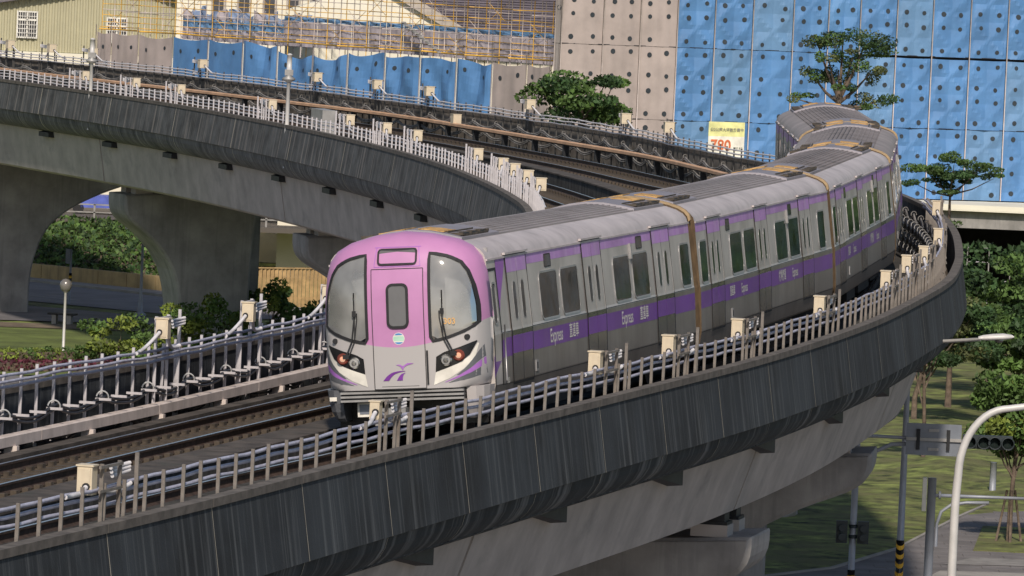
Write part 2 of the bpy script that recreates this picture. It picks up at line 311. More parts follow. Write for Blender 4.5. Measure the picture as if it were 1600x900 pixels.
for k in range(12): PAIR=[PAIR[0]]+[(PAIR[i-1]+2*PAIR[i]+PAIR[i+1])/4 for i in range(1,len(PAIR)-1)]+[PAIR[-1]]
def inner_s(s):
    f=min(max(s/2,0),len(PAIR)-1.001); i=int(f); return PAIR[i]+(PAIR[i+1]-PAIR[i])*(f-i)
def outer_s(si): return min(range(int(OUTER_WALL.L)*2),key=lambda k:abs(inner_s(k/2)-si))/2
def lip(d,i,n=6):
    pts=[]
    for k in range(n+1):
        a=k/n*PI/2; pts.append((-i*(1-math.cos(a))*.9-i*.1*k/n,-.47-d*math.sin(a)*1.0))
    return pts
def panel_prof(d,i): return [(0,.74),(.18,-.44),(.10,-.47)]+[(o+.10,z) for o,z in lip(d,i+.18)[1:]]+[(-i-.14,-.47-d+.22),(-.17,-.95),(-.17,.74)]
OP=panel_prof(.66,.7); IP=panel_prof(.76,.65)
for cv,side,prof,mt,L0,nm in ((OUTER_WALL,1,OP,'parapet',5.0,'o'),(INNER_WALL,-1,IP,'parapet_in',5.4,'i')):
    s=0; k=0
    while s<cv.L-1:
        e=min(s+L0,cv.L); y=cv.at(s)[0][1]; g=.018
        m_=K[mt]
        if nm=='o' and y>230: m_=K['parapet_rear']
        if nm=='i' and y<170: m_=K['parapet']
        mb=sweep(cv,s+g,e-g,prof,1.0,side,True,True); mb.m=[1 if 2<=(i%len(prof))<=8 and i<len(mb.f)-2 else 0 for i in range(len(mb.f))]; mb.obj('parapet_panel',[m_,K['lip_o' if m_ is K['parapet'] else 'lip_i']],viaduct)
        sweep(cv,s+.008,e-.008,[(.03,.735),(.03,.86),(-.19,.86),(-.19,.735)],1.2,side,True,True).obj('coping',K['coping'],viaduct)
        j=[(o+(.001 if o>-.2 else 0),z) for o,z in prof[:9]]
        if nm=='o' or k%2==0: sweep(cv,s-(.012 if nm=='o' else .035),s+(.012 if nm=='o' else .035),[(o+.006,z) for o,z in prof[:9]],.1,side).obj('joint_mortar',K['joint'],viaduct)
        s=e; k+=1
# deck, track beds
mb=MB(); rings=[]; us=[]
for i in range(0,int(OUTER_WALL.L)-1,2):
    a=OUTER_WALL.pos(i,-.2,-.85); b=INNER_WALL.pos(inner_s(i),.2,-.85); rings.append([a,b]); us.append(i)
mb.loft(rings,False,0,False); deck=mb.obj('deck_slab',K['deck'],viaduct)
def z_in(s): return -.2*sm(INNER_TRACK.at(s)[0][1],150,215)
for cv,zf,nm in ((OUTER_TRACK,None,'o'),(INNER_TRACK,z_in,'i')):
    sweep(cv,2,cv.L-3,[(1.3,-.86),(1.25,-.30),(-1.25,-.36),(-1.3,-.86)],1.5,1,False,zf=zf).obj('track_slab',K['slabside'],viaduct)
DIVIDER=Curve([(-14.6,79),(-11.3,92.5),(-6.85,112.5),(-2.3,132.4),(1.6,150),(4.2,168),(5.7,185),(6.5,205),(6.2,220),(4.9,236),(3.5,250.4),(.9,266.7),(-1.7,278.6),(-3.9,286.5),(-7.6,297),(-12.6,309),(-24,338),(-45,390)])
zd=lambda s:-.27*sm(DIVIDER.at(s)[0][1],150,215)
sweep(DIVIDER,1,DIVIDER.L-1,[(.33,-.9),(.33,.02),(-.33,.02),(-.33,-.9)],1.5,1,zf=zd).obj('central_walkway',K['slabside'],viaduct)
mb=MB(); s=1.0; k=0
while s<DIVIDER.L-3:
    L_=1.2; sweep(DIVIDER,s,s+L_-.03,[(.36,.022),(.36,.075),(-.36,.075),(-.36,.022)],.6,1,True,True,mb=mb,zf=zd); s+=L_
mb.obj('walkway_slabs',K['ledge'],viaduct,kind='stuff')
sweep(INNER_TRACK,2,150,[(-1.42,-.86),(-1.42,-.16),(-1.72,-.16),(-1.72,-.86)],1.5,1).obj('cable_duct',K['ledge'],viaduct)
# girders in spans between the piers
PIERS=[20,44,68.5,93,115.5,138,160]+[outer_s(INNER_WALL.near(-9.2,275)),outer_s(INNER_WALL.near(-18.6,304.5)),outer_s(INNER_WALL.near(-27.8,332))]
PIERS=sorted(PIERS); cuts=[0]+PIERS+[OUTER_WALL.L-2]
for a,b in zip(cuts,cuts[1:]):
    if b-a<2: continue
    mb=MB(); rings=[]; us=[]; n=max(2,int((b-a)/2))
    for i in range(n+1):
        s=a+.09+(b-a-.18)*i/n; si=inner_s(s)
        rings.append([OUTER_WALL.pos(s,-.66,-.98),OUTER_WALL.pos(s,-1.18,-2.55),OUTER_WALL.pos(s,-1.35,-2.62),INNER_WALL.pos(si,1.15,-3.12),INNER_WALL.pos(si,.98,-3.02),INNER_WALL.pos(si,.66,-1.10)]); us.append(s)
    mb.loft(rings,True,0,True,uvs=[0,1.6,1.8,7,7.2,9,12],ulist=us); mb.obj('box_girder',K['girder'],viaduct)
    if a>1:
        q=MB(); q.loft([[OUTER_WALL.pos(s,-.72,-1.0),OUTER_WALL.pos(s,-1.24,-2.5),OUTER_WALL.pos(s,-1.4,-2.56),INNER_WALL.pos(inner_s(s),1.2,-3.05),INNER_WALL.pos(inner_s(s),1.05,-2.96),INNER_WALL.pos(inner_s(s),.72,-1.2)] for s in (a-.12,a+.12)],True); q.obj('expansion_joint',K['rubber'],viaduct)
# steel drip brackets below the lips; outer wedges are shaped after the shade there
s=9
while s<130:
    q=MB(); rings=[]
    for k in range(5):
        u=k/4; z=-1.04-.34*u
        rings.append([OUTER_WALL.pos(s+2.6*u,-.50,-1.0),OUTER_WALL.pos(s+2.6*u,-.50,z),OUTER_WALL.pos(s+2.6*u,-.98,z-.05),OUTER_WALL.pos(s+2.6*u,-.98,-1.0)])
    q.loft(rings,True,0,True); q.obj('lip_bracket',K['dark'],viaduct); s+=9.6
s=140
while s<INNER_WALL.L-4:
    sweep(INNER_WALL,s,s+1.5,[(-.45,-1.26),(-.45,-1.46),(-.85,-1.48),(-.85,-1.18)],.5,-1,True,True).obj('lip_bracket',K['dark'],viaduct); s+=9.8
# piers
def pier(s,label,dvo=0,cx=0):
    si=inner_s(s); a=Vector(OUTER_WALL.pos(s,0,0)); b=Vector(INNER_WALL.pos(si,0,0)); mid=(a+b)/2; v=(a-b); W=v.length; v.normalize(); t=Vector((-v.y,v.x,0))
    r=thing('viaduct_pier',label,'pier',(mid.x,mid.y,GZ),(0,0,math.atan2(v.y,v.x)),'concrete hammerhead piers under the viaduct')
    vo=W/2-.95+dvo; vi=-(W/2-1.55); c=1.5 if cx>=0 or s>150 else 1.3; T=2.6; H=-GZ
    if dvo<-2: vo=c+cx+.25
    pts=[]
    zo,zi=-2.98 if s<150 else -3.12,-3.52; SH_=[(0,-.05),(0,-.3),(.015,-.5),(.06,-.7),(.14,-.87),(.27,-1.03),(.45,-1.18),(.7,-1.34),(1.0,-1.52),(1.3,-1.72),(1.6,-1.95),(1.9,-2.2),(2.2,-2.5),(2.45,-2.82),(2.7,-3.2),(2.88,-3.65),(3.02,-4.15),(3.14,-4.8),(3.22,-5.5),(3.25,-6.2)]; kz=.82 if s<150 else 1
    aL=(cx-c)-vi; aR=vo-(c+cx)
    pts.append((vi+.02,zi)); pts.append((vo-.02,zo))
    pts+=[(vo-x*aR/3.25,zo+z*kz) for x,z in SH_]+[(c+cx,-H),(cx-c,-H)]+[(vi+x*aL/3.25,zi+z*kz) for x,z in reversed(SH_)]
    n=len(pts); ins=[]; CH=.10
    for i in range(n):
        p0,p1,p2=pts[i-1],pts[i],pts[(i+1)%n]
        d1=Vector((p1[0]-p0[0],p1[1]-p0[1])); d2=Vector((p2[0]-p1[0],p2[1]-p1[1])); d1.normalize(); d2.normalize()
        nn=Vector((d1.y+d2.y,-(d1.x+d2.x))); nn.normalize(); ins.append((p1[0]+nn.x*CH,p1[1]+nn.y*CH if abs(p1[1]+H)>.1 else p1[1]))
    mb=MB()
    rings=[[(x,-T/2,z+H) for x,z in ins],[(x,-T/2+CH,z+H) for x,z in pts],[(x,T/2-CH,z+H) for x,z in pts],[(x,T/2,z+H) for x,z in ins]]
    mb.loft(rings,True,0,True); mb.obj('hammerhead',K['pier'],r)
    for x,z1,z0 in ((vo-.9,-2.62,zo),(vo-2.6,-2.7,zo-.1),(vi+.9,-3.04,zi),(vi+2.4,-3.0,zi+.1)):
        for yy in (-.75,.75):
            q=MB(); zt=z0+(z1-z0)*.55; q.box(x-.38,x+.38,yy-.38,yy+.38,z0-.05+H,zt+H); q.obj('bearing_pedestal',K['girder'],r)
            q=MB(); q.box(x-.3,x+.3,yy-.3,yy+.3,zt+H,z1+.06+H); q.box(x-.36,x+.36,yy-.36,yy+.36,zt+H,zt+.06+H); q.obj('bearing',K['dark'],r)
    if dvo<-2:      # plain rectangular leg of the wide frame, standing behind
        q=MB(); q.box(c+cx-.1,c+cx+1.75,3.0,5.0,0,zo+H+.3); q.obj('frame_leg',K['pier'],r)
        q=MB(); q.box(c+cx-.3,W/2-.8,3.1,4.9,zo+H-1.4,zo+H+.1); q.obj('cross_beam',K['pier'],r)
    return r
PL=['concrete hammerhead pier below the lower left corner of the near viaduct','concrete hammerhead pier under the near viaduct, mostly hidden below the girder joint','hammerhead pier with a pale square tip at the bottom of the photo, right of centre','second concrete hammerhead pier from the bottom, its long curved arm above the grass slope','smaller concrete hammerhead pier tip tucked under the bend beside the trees','concrete hammerhead pier behind the bend of the viaduct','concrete hammerhead pier hidden behind the middle of the train',
 'concrete hammerhead pier whose rounded arm tip shows just left of the train cab','full concrete hammerhead pier with a curved arm over the left lawn','concrete pier at the left edge of the photo, standing beside the bench']
ADJ=[(0,-1.3),(.3,-1.3),(.36,-1.3),(-.25,-1.3),(-.5,-1.3),(0,0),(0,0),(0,-.4),(-5,-1.0),(-1.0,-2.4)]
for s,l,(a_,b_) in zip(PIERS,PL,ADJ): pier(s,l,a_,b_)
# ------------------------------------------------------------------ tracks
def track(cv,label,s0,s1,zf,cant,ns0,ns1):
    t=thing('railway_track',label,'railway track')
    for sd,nm in ((1,'o'),(-1,'i')):
        dz=cant*sd
        hp=[(.036,0),(.036,-.035),(.009,-.05),(.009,-.13),(.07,-.165),(-.07,-.165),(-.009,-.13),(-.009,-.05),(-.036,-.035),(-.036,0)]
        rl=sweep(cv,s0,s1,[(sd*.753+o,z+dz) for o,z in hp],1.5,1,False,zf=zf).obj('rail',K['rail'],t)
        sweep(cv,s0,s1,[(sd*.753+.030,.0015+dz),(sd*.753-.030,.0015+dz)],1.5,1,False,zf=zf).obj('rail_head',K['railtop'],rl)
    q=MB(); q.box(-.13,.13,-1.15,1.15,-.12,.0)
    for sd in (1,-1):
        for e in (-.14,.14): q.box(-.09,.09,sd*.753+e-.05,sd*.753+e+.05,0,.07)
    me=q.mesh('sleeper',K['sleeper']); s=ns0; k=0; ds=(ns1-ns0)/290
    ds=max(ds,.65)
    while s<ns1:
        p,tt,n=cv.at(s); o=link('sleeper',me,t,(p[0],p[1],-.20+(zf(s) if zf else 0)),(-math.atan(cant/.753),0,math.atan2(tt[1],tt[0]))); s+=ds; k+=1
    return t
track(OUTER_TRACK,'rusty outer track carrying the train and curving away to the upper left','2' and 2,OUTER_TRACK.L-4,None,.065,150,325)
track(INNER_TRACK,'empty rusty inner track left of the train with brown sleepers',2,INNER_TRACK.L-4,z_in,.05,14,190)
# third rails
def third(pts,label,z0,mt,seg,brk,hh=.19):
    cv=Curve(pts); t=thing('third_rail',label,'third rail'); s=0
    while s<cv.L-1:
        e=min(s+seg,cv.L); sweep(cv,s+.01,e-.01,[(.10,z0-.02),(.07,z0+.0),(-.07,z0),(-.11,z0-.03),(-.11,z0-hh),(-.09,z0-hh),(-.07,z0-.06),(.07,z0-.06),(.085,z0-hh),(.10,z0-hh)],1.0,1,True,True).obj('cover_beam',K[mt],t); s=e
    sweep(cv,0,cv.L,[(.04,z0-.09),(.04,z0-.19),(-.04,z0-.19),(-.04,z0-.09)],1.5,1,True,True).obj('conductor_rail',K['rail'],t)
    s=2
    while s<cv.L-1:
        q=MB(); q.box(-.07,.07,-.17,-.09,-.60,-.19); q.box(-.07,.07,-.08,.06,-.62,-.04); q.box(-.10,.10,-.16,.16,-.70,-.6); 
        p,tt,n=cv.at(s); q.obj('support_bracket',K[brk],t,None,(p[0],p[1],z0),(0,0,math.atan2(tt[1],tt[0]))); s+=4.6
third([(-18.3,80),(-14.6,96.5),(-8.71,121.77),(-6.93,129.39),(-5.76,134.75),(-3.87,143.74),(-1.1,157),(1.2,172),(2.6,190),(3,205)],'cream covered third rail running beside the empty inner track, lower left',.10,'third',7.5,'third')
third([(11.3,215),(10.6,232),(7.69,251.81),(5.1,267.99),(2.76,277.17),(-1.89,294.01),(-5.3,306.12),(-10.76,319.64),(-16.33,332.7),(-22.71,346.26),(-26.05,354.11),(-37,379)],'long tan covered third rail along the rear parapet, upper left',.40,'third_far',12,'dark',.13)
# ------------------------------------------------------------------ cable racks on the parapets
def wob(seed,amp,s): return amp*(.7*math.sin(s*.55)+.5*math.sin(s*1.7)+.25*math.sin(s*3.1+seed*2.1))
RACKS={}
def rack(cv,side,s0,s1,dz,off,zt,zb,label,pm,cm,zs,cr,wa=.02,group='cable racks on the viaduct parapets'):
    t=thing('cable_rack',label,'cable rack',group=group)
    q=MB(); q.box(-.018,.018,-.026,.026,zb,zt); me=q.mesh('post',K[pm]); s=s0
    while s<s1:
        p,tt,n=cv.at(s); x=R.uniform(-.03,.03); link('post',me,t,(p[0]+n[0]*off*side,p[1]+n[1]*off*side,R.uniform(-.02,.02)),(R.uniform(-.012,.012),R.uniform(-.012,.012),math.atan2(tt[1],tt[0]))); s+=dz+x
    for k,z in enumerate(zs):
        for a,b in zip([s0-1],[s1]):
            pts=[]; n=int((b-a)/.6)
            for i in range(n+1):
                s=a+(b-a)*i/n; pts.append(cv.pos(s,side*(off-.07-.035*(k%2)),z+wob(k*.7,wa,s)))
            q=MB(); q.tube(pts,cr,6,0); q.obj('conduit',K[cm],t)
    return t
rack(OUTER_WALL,1,8,140,.95,-.46,1.31,-.8,'cable rack of tan posts and three lilac conduits along the near outer parapet','post','conduit',[1.0,1.12,1.24],.030)
rack(OUTER_WALL,1,168,318,1.05,-.36,1.26,-.8,'cable rack of thin dark posts and three white conduits along the rear parapet','postdark','conduitw',[.92,1.05,1.18],.030)
ri=rack(INNER_WALL,-1,14,118,.97,-.31,1.18,-.8,'cable rack of grey posts with rungs and three lilac conduits along the near inner parapet','postw','conduit',[.90,1.0,1.1],.029)
rack(INNER_WALL,-1,119,296,.92,-.36,1.30,-.5,'cable rack of closely spaced white posts along the far inner parapet','postw','conduitw',[.94,1.07,1.20],.026)
q=MB(); q.box(-.02,.02,-.30,.0,-.022,.022); me=q.mesh('bracket_arm',K['postw']); s=14.5
while s<100:
    p,tt,n=INNER_WALL.at(s); link('bracket_arm',me,ri,(p[0]+n[0]*.31,p[1]+n[1]*.31,.38),(0,0,math.atan2(tt[1],tt[0]))); s+=.97
# draped cables with hooks on the inside of the walls
def drape(cv,side,s0,s1,pitch,off,rows,label,sag,rad,hk,cmat='cable'):
    t=thing('draped_cable',label,'cable'); 
    for ri_,(z,ph) in enumerate(rows):
        for dd in (0,.07):
            pts=[]; n=int((s1-s0)/(pitch/8))
            for i in range(n+1):
                s=s0+(s1-s0)*i/n; u=((s-s0)/pitch+ph)%1; pts.append(cv.pos(s,side*(off-.02*dd),z-dd-sag*4*u*(1-u)+.012*math.sin(s*3)))
            q=MB(); q.tube(pts,rad,5,0); q.obj('cable',K[cmat],t)
        q=MB(); q.tube([(.02*k,.09*math.cos(a),.10*math.sin(a)) for k,a in [(k,PI*k/8) for k in range(-1,9)]],.016,5,0); me=q.mesh('hook',K[hk])
        s=s0+(1-ph)%1*pitch
        while s<s1:
            p,tt,n=cv.at(s); link('hook',me,t,(p[0]+n[0]*side*off,p[1]+n[1]*side*off,z-.03),(0,0,math.atan2(tt[1],tt[0])+(PI if side<0 else 0))); s+=pitch
drape(INNER_WALL,-1,14,110,2.9,-.36,[(.44,0),(-.02,.45)],'pair of black cables draped on white hooks along the near inner parapet',.16,.03,'hook')
drape(OUTER_WALL,1,104,322,3.1,-.5,[(.60,0),(.18,.5)],'black cables zigzagging between hooks along the inside of the rear parapet',.24,.035,'cablef','cablef')
drape(OUTER_WALL,1,104,150,1.7,-.72,[(.42,.3),(.0,.0),(-.4,.4)],'stacked coils of dark cable hooked on the inside of the outer parapet at the bend',.22,.045,'boxgrey')
# boards of the narrow walkway at the bend
w=thing('board_walkway','row of brown boards between the cable rack and the outer coping at the bend','walkway')
q=MB(); q.box(-.12,.12,-.34,.34,-.02,.02); me=q.mesh('board',K['sleeper']); s=86
while s<126:
    p,tt,n=OUTER_WALL.at(s); link('board',me,w,(p[0]-n[0]*.66,p[1]-n[1]*.66,-.05),(0,0,math.atan2(tt[1],tt[0]))); s+=.33
# ------------------------------------------------------------------ junction boxes on tall brackets
def jbox(cv,side,s,off,zt,label,grp,size=(.30,.34,.50),pm='post',cm='conduit',low=False,plate=None):
    p,tt,n=cv.at(s); r=thing('junction_box',label,'junction box',(p[0]+n[0]*off*side,p[1]+n[1]*off*side,0),(0,0,math.atan2(tt[1],tt[0])),grp)
    a,b,c=size; sy=1 if side>0 else -1      # local x along track (away), local y = left of it
    q=MB(); q.box(-a/2,a/2,.06*sy if sy>0 else -.06-b,.06+b if sy>0 else -.06,zt-c,zt); bd=q.obj('cabinet',K['box'],r)
    y0,y1=(.04,.08+b) if sy>0 else (-.08-b,-.04)
    q=MB(); q.box(-a/2-.015,a/2+.015,y0,y1,zt+.001,zt+.025); q.obj('lid',K['box'],bd)
    q=MB(); yy=(y0+y1)/2; q.box(-a/2-.012,-a/2-.001,yy-b*.38,yy+b*.38,zt-c*.9,zt-c*.08); q.obj('door',K['box'],bd)
    q=MB(); q.lathe([(.055,-.03),(.055,.01)],(-a/2-.01,yy-b*.15*sy,zt-c+.12),10,0,'x'); q.obj('cable_gland',K['rubber'],bd)
    if not low:
        for x in (.14,.95,1.75):
            q=MB(); q.box(x-.02,x+.02,-.028,.028,-.8,zt+(.03 if x<1 else .09)); q.obj('tall_post',K[pm],r)
        q=MB(); q.box(-.05,.97,-.05,-.01,zt-.03,zt+.01); q.box(-.05,.97,-.045,-.012,zt-c+.03,zt-c+.07); q.obj('bracket_rail',K[pm],r)
        q=MB()
        for k in range(3): q.tube([(.85+.04*k,.1*sy,zt-.08-.06*k),(1.72,.1*sy,zt-.06-.05*k)],.028,6)
        q.obj('spare_conduit',K['conduitw'],r)
    # flexible conduit leaving the cabinet and joining the rack
    def bez(P,n=10):
        out=[]
        for i in range(n+1):
            t=i/n; out.append(tuple(sum(c*P[k][j] for k,c in enumerate(((1-t)**3,3*t*(1-t)**2,3*t*t*(1-t),t**3))) for j in range(3)))
        return out
    zc=1.22 if zt>1.5 and cv is OUTER_WALL and s<170 else 1.1
    q=MB(); q.tube(bez([(-a/2,yy-b*.15*sy,zt-c+.12),(-a/2-.35,yy-b*.15*sy,zt-c+.02),(-a/2-.5,.0,zc+.02),(-a/2-1.2,.05*sy,zc)]),.036,7); q.obj('flexible_conduit',K['conduitw'],r)
    q=MB(); q.tube(bez([(a/2,yy,zt-c+.12),(a/2+.5,yy,zt-c+.0),(a/2+.7,0,zc-.12),(a/2+1.5,.05*sy,zc)]),.036,7); q.obj('flexible_conduit',K['conduitw'],r)
    if plate:
        q=MB(); q.box(.2,.5,-.02,.02,zt-.24,zt-.06); q.obj('plate',K[plate],r)
    return r
OBL=['cream junction box at the left end of the near outer parapet','cream junction box directly in front of the train cab on the outer parapet','cream junction box beside the rear half of the front car, outer parapet','cream junction box at the gangway between the first and second cars','cream junction box beside the middle of the second car','cream junction box at the gangway between the second and third cars','cream junction box first on the tight bend, beside the third car','cream junction box second on the tight bend, with a pale cable bundle','large cream junction box at the outermost point of the bend','cream junction box just behind the outermost point of the bend','cream junction box at the far end of the bend, before the layered tree']
for s,l in zip([21.0,36.6,52.3,58.4,65.0,75.2,87.6,92.8,98.0,108.5,127.0],OBL):
    jbox(OUTER_WALL,1,s,-.46,1.56 if s<90 else 1.7,l,'junction boxes along the near outer parapet',size=(.24,.22,.40) if s!=36.6 else (.2,.16,.28))
NBL=['cream junction box on the near inner parapet, furthest left, in front of the shrubs','cream junction box on the near inner parapet, the middle one before the pier foot','cream junction box on the near inner parapet, closest to the train cab']
for s,l in zip([54.8,61.3,68.5],NBL): jbox(INNER_WALL,-1,s,-.36,1.68,l,'junction boxes along the near inner parapet',size=(.22,.23,.36),pm='postw',plate='signback')
FI=[(233.1,'left of the first antenna mast'),(225.1,'just right of the first antenna mast'),(217.7,'third from the left edge'),(201.2,'left of the second antenna mast'),(186.1,'first one right of the grey equipment cabinet'),(178.4,'second one right of the grey equipment cabinet'),(171.6,'third one right of the grey equipment cabinet'),(155.7,'standing alone before the dense cluster'),(147.8,'first of the dense cluster at the bend'),(143.6,'second of the dense cluster at the bend'),(138.5,'third of the dense cluster at the bend'),(132.8,'last before the train roof')]
for s,l in FI: jbox(INNER_WALL,-1,s,-.36,1.62,'pale box on the far inner white rack, '+l,'junction boxes along the far inner parapet',size=(.26,.30,.36),pm='postw',cm='conduitw')
FO=[(285.5,'against the cream wall at the left edge'),(280.3,'second from the left, against the cream wall'),(275.1,'at the end of the grey tarpaulins'),(260.5,'against the first blue tarpaulins'),(244.2,'against the middle blue tarpaulins'),(235.5,'left of a pair against the blue tarpaulins'),(228.0,'right of a pair against the blue tarpaulins'),(214.0,'in front of the round tree'),(199.5,'against the tall grey tarpaulin wall'),(190.7,'against the tall blue wall left of the banner')]
for s,l in FO: jbox(OUTER_WALL,1,s,-.36,1.75,'small cream box on the rear parapet, '+l,'junction boxes along the rear parapet',size=(.34,.36,.38),pm='postdark',cm='conduitw',plate='third')
q=thing('junction_box','low cream junction box below the rear coping, above the tan third rail','junction box',(0,0,0),group='junction boxes along the rear parapet')
p,tt,n=OUTER_WALL.at(223.5); q.location=(p[0]-n[0]*.6,p[1]-n[1]*.6,0); q.rotation_euler=(0,0,math.atan2(tt[1],tt[0]))
b=MB(); b.box(-.2,.2,0,.35,.35,.75); cb=b.obj('cabinet',K['box'],q); b=MB(); b.box(-.215,.215,-.01,.365,.751,.775); b.obj('lid',K['box'],cb)
# antenna masts and grey cabinet on the far inner parapet
def mast(s,label,h):
    p,tt,n=INNER_WALL.at(s); r=thing('antenna_mast',label,'antenna mast',(p[0]+n[0]*.05,p[1]+n[1]*.05,-.8),group='antenna masts on the far parapet')
    q=MB(); q.tube([(0,0,0),(0,0,h)],[.09,.075],10); q.obj('pole',K['polew'],r)
    q=MB(); q.lathe([(.10,h-.35),(.24,h-.28),(.26,h-.22),(.10,h-.1)],seg=10); q.box(-.16,.16,-.1,.1,h-.1,h+.12); q.obj('mounting_collar',K['boxgrey'],r)
    q=MB(); q.tube([(0,0,h+.12),(0,0,h+.68)],.10,12); q.lathe([(.1,h+.68),(.07,h+.73),(.0,h+.75)],seg=12); q.obj('antenna',K['polew'],r)
mast(195.8,'white antenna mast standing between far tracks and blue tarpaulins, beside the grey cabinet',3.65)
mast(230.4,'white antenna mast near the left edge, in front of the cream wall',3.2)
p,tt,n=INNER_WALL.at(192.6); r=thing('equipment_cabinet','grey twin equipment cabinet at the foot of the antenna mast on the far viaduct','equipment cabinet',(p[0]+n[0]*.8,p[1]+n[1]*.8,-.85),(0,0,math.atan2(tt[1],tt[0])))
q=MB(); q.box(-1.1,1.1,-.25,.25,.0,2.45); c_=q.obj('body',K['boxgrey'],r)
for x in (-.75,0,.75):
    q=MB(); q.box(x-.32,x+.32,.255,.28,.1,2.1); q.obj('door',K['boxgrey'],r)
    q=MB(); q.box(x-.08,x+.08,-.30,-.252,1.7,1.95); q.obj('vent',K['white'],r)
# ------------------------------------------------------------------ the train: five cars, each a thing
JN=[(-1.797,125.165),(2.478,145.214),(6.12,165.385),(8.60,185.73),(9.853,206.19),(9.869,226.69)]
CANT=[.09,.078,.08,.08,.076]
def hull(z):
    """half width of the side wall at height z"""
    P=[(.62,1.44),(.95,1.505),(1.85,1.515),(1.95,1.50),(3.2,1.424)]
    for (a,x),(b,y) in zip(P,P[1:]):
        if z<=b: return x+(y-x)*(max(z,a)-a)/(b-a)
    return P[-1][1]
SIDE=[(1.40,.58),(1.44,.62),(1.505,.95),(1.515,1.84),(1.50,1.90),(1.424,3.2)]
SHO=[(1.424,3.2),(1.40,3.29),(1.33,3.38),(1.20,3.465),(.99,3.545)]
ROOF=[(.99,3.545),(.80,3.60),(.6,3.65),(.4,3.69),(.2,3.715),(0,3.725)]
def carshell(mb_list,x0,x1):
    pass
def side_patch(x0,x1,z0,z1,out,sgn,mb=None,mi=0,th=.0):
    """rectangle lying on the car side, standing proud by 'out' metres"""
    mb=mb or MB(); zs=[z0]+[z for z in (.95,1.84,1.90) if z0<z<z1]+[z1]
    for a,b in zip(zs,zs[1:]):
        ya,yb=sgn*(hull(a)+out),sgn*(hull(b)+out)
        p=[(x0,ya,a),(x1,ya,a),(x1,yb,b),(x0,yb,b)]
        mb.quad(*(p if sgn<0 else p[::-1]),mi)
    if out>.003:
        ya,yb=sgn*hull(z0),sgn*hull(z1); oa,ob=sgn*(hull(z0)+out),sgn*(hull(z1)+out)
        mb.quad((x0,ya,z0),(x0,oa,z0),(x0,ob,z1),(x0,yb,z1),mi); mb.quad((x1,oa,z0),(x1,ya,z0),(x1,yb,z1),(x1,ob,z1),mi)
        mb.quad((x0,yb,z1),(x0,ob,z1),(x1,ob,z1),(x1,yb,z1),mi); mb.quad((x0,oa,z0),(x0,ya,z0),(x1,ya,z0),(x1,oa,z0),mi)
    return mb
def rounded(x0,x1,z0,z1,r,n=4):
    P=[]
    for cx,cz,a0 in ((x1-r,z1-r,0),(x0+r,z1-r,90),(x0+r,z0+r,180),(x1-r,z0+r,270)):
        for k in range(n+1):
            a=math.radians(a0+90*k/n); P.append((cx+r*math.cos(a),cz+r*math.sin(a)))
    return P
def side_pane(mb,x0,x1,z0,z1,r,out,sgn,mi=0,hole=None):
    P=rounded(x0,x1,z0,z1,r)
    if hole is None:
        n=len(mb.v); mb.v+=[(x,sgn*(hull(z)+out),z) for x,z in P]; idx=[n+i for i in range(len(P))]
        mb.face(idx if sgn>0 else idx[::-1],mi)
    else:       # ring with depth
        Q=rounded(x0-hole,x1+hole,z0-hole,z1+hole,r+hole); m=len(P)
        rings=[[(x,sgn*(hull(z)-.01),z) for x,z in Q],[(x,sgn*(hull(z)+out),z) for x,z in Q],[(x,sgn*(hull(z)+out),z) for x,z in P],[(x,sgn*(hull(z)-.01),z) for x,z in P]]
        mb.loft(rings,True,mi)
LAY1=dict(doors=[(2.5,4.2),(9.3,11.0),(16.2,17.95)],wins=[(5.25,6.8),(7.15,8.72),(12.15,13.72),(14.03,15.6),(19.0,19.98)],disp=[(5.85,6.4),(14.6,15.15)])
LAYM=dict(doors=[(1.75,3.45),(8.5,10.2),(15.3,17.0)],wins=[(.6,1.5),(4.75,6.4),(6.72,8.3),(11.4,13.1),(13.42,15.05),(18.2,19.3)],disp=[(4.35,4.85),(13.6,14.1)])
LAY5=dict(doors=[(1.2,2.7),(5.0,6.5),(9.2,10.7),(13.3,14.8),(17.3,18.8)],wins=[(3.3,4.4),(7.3,8.4),(11.4,12.5),(15.5,16.6)],disp=[])
REST={}
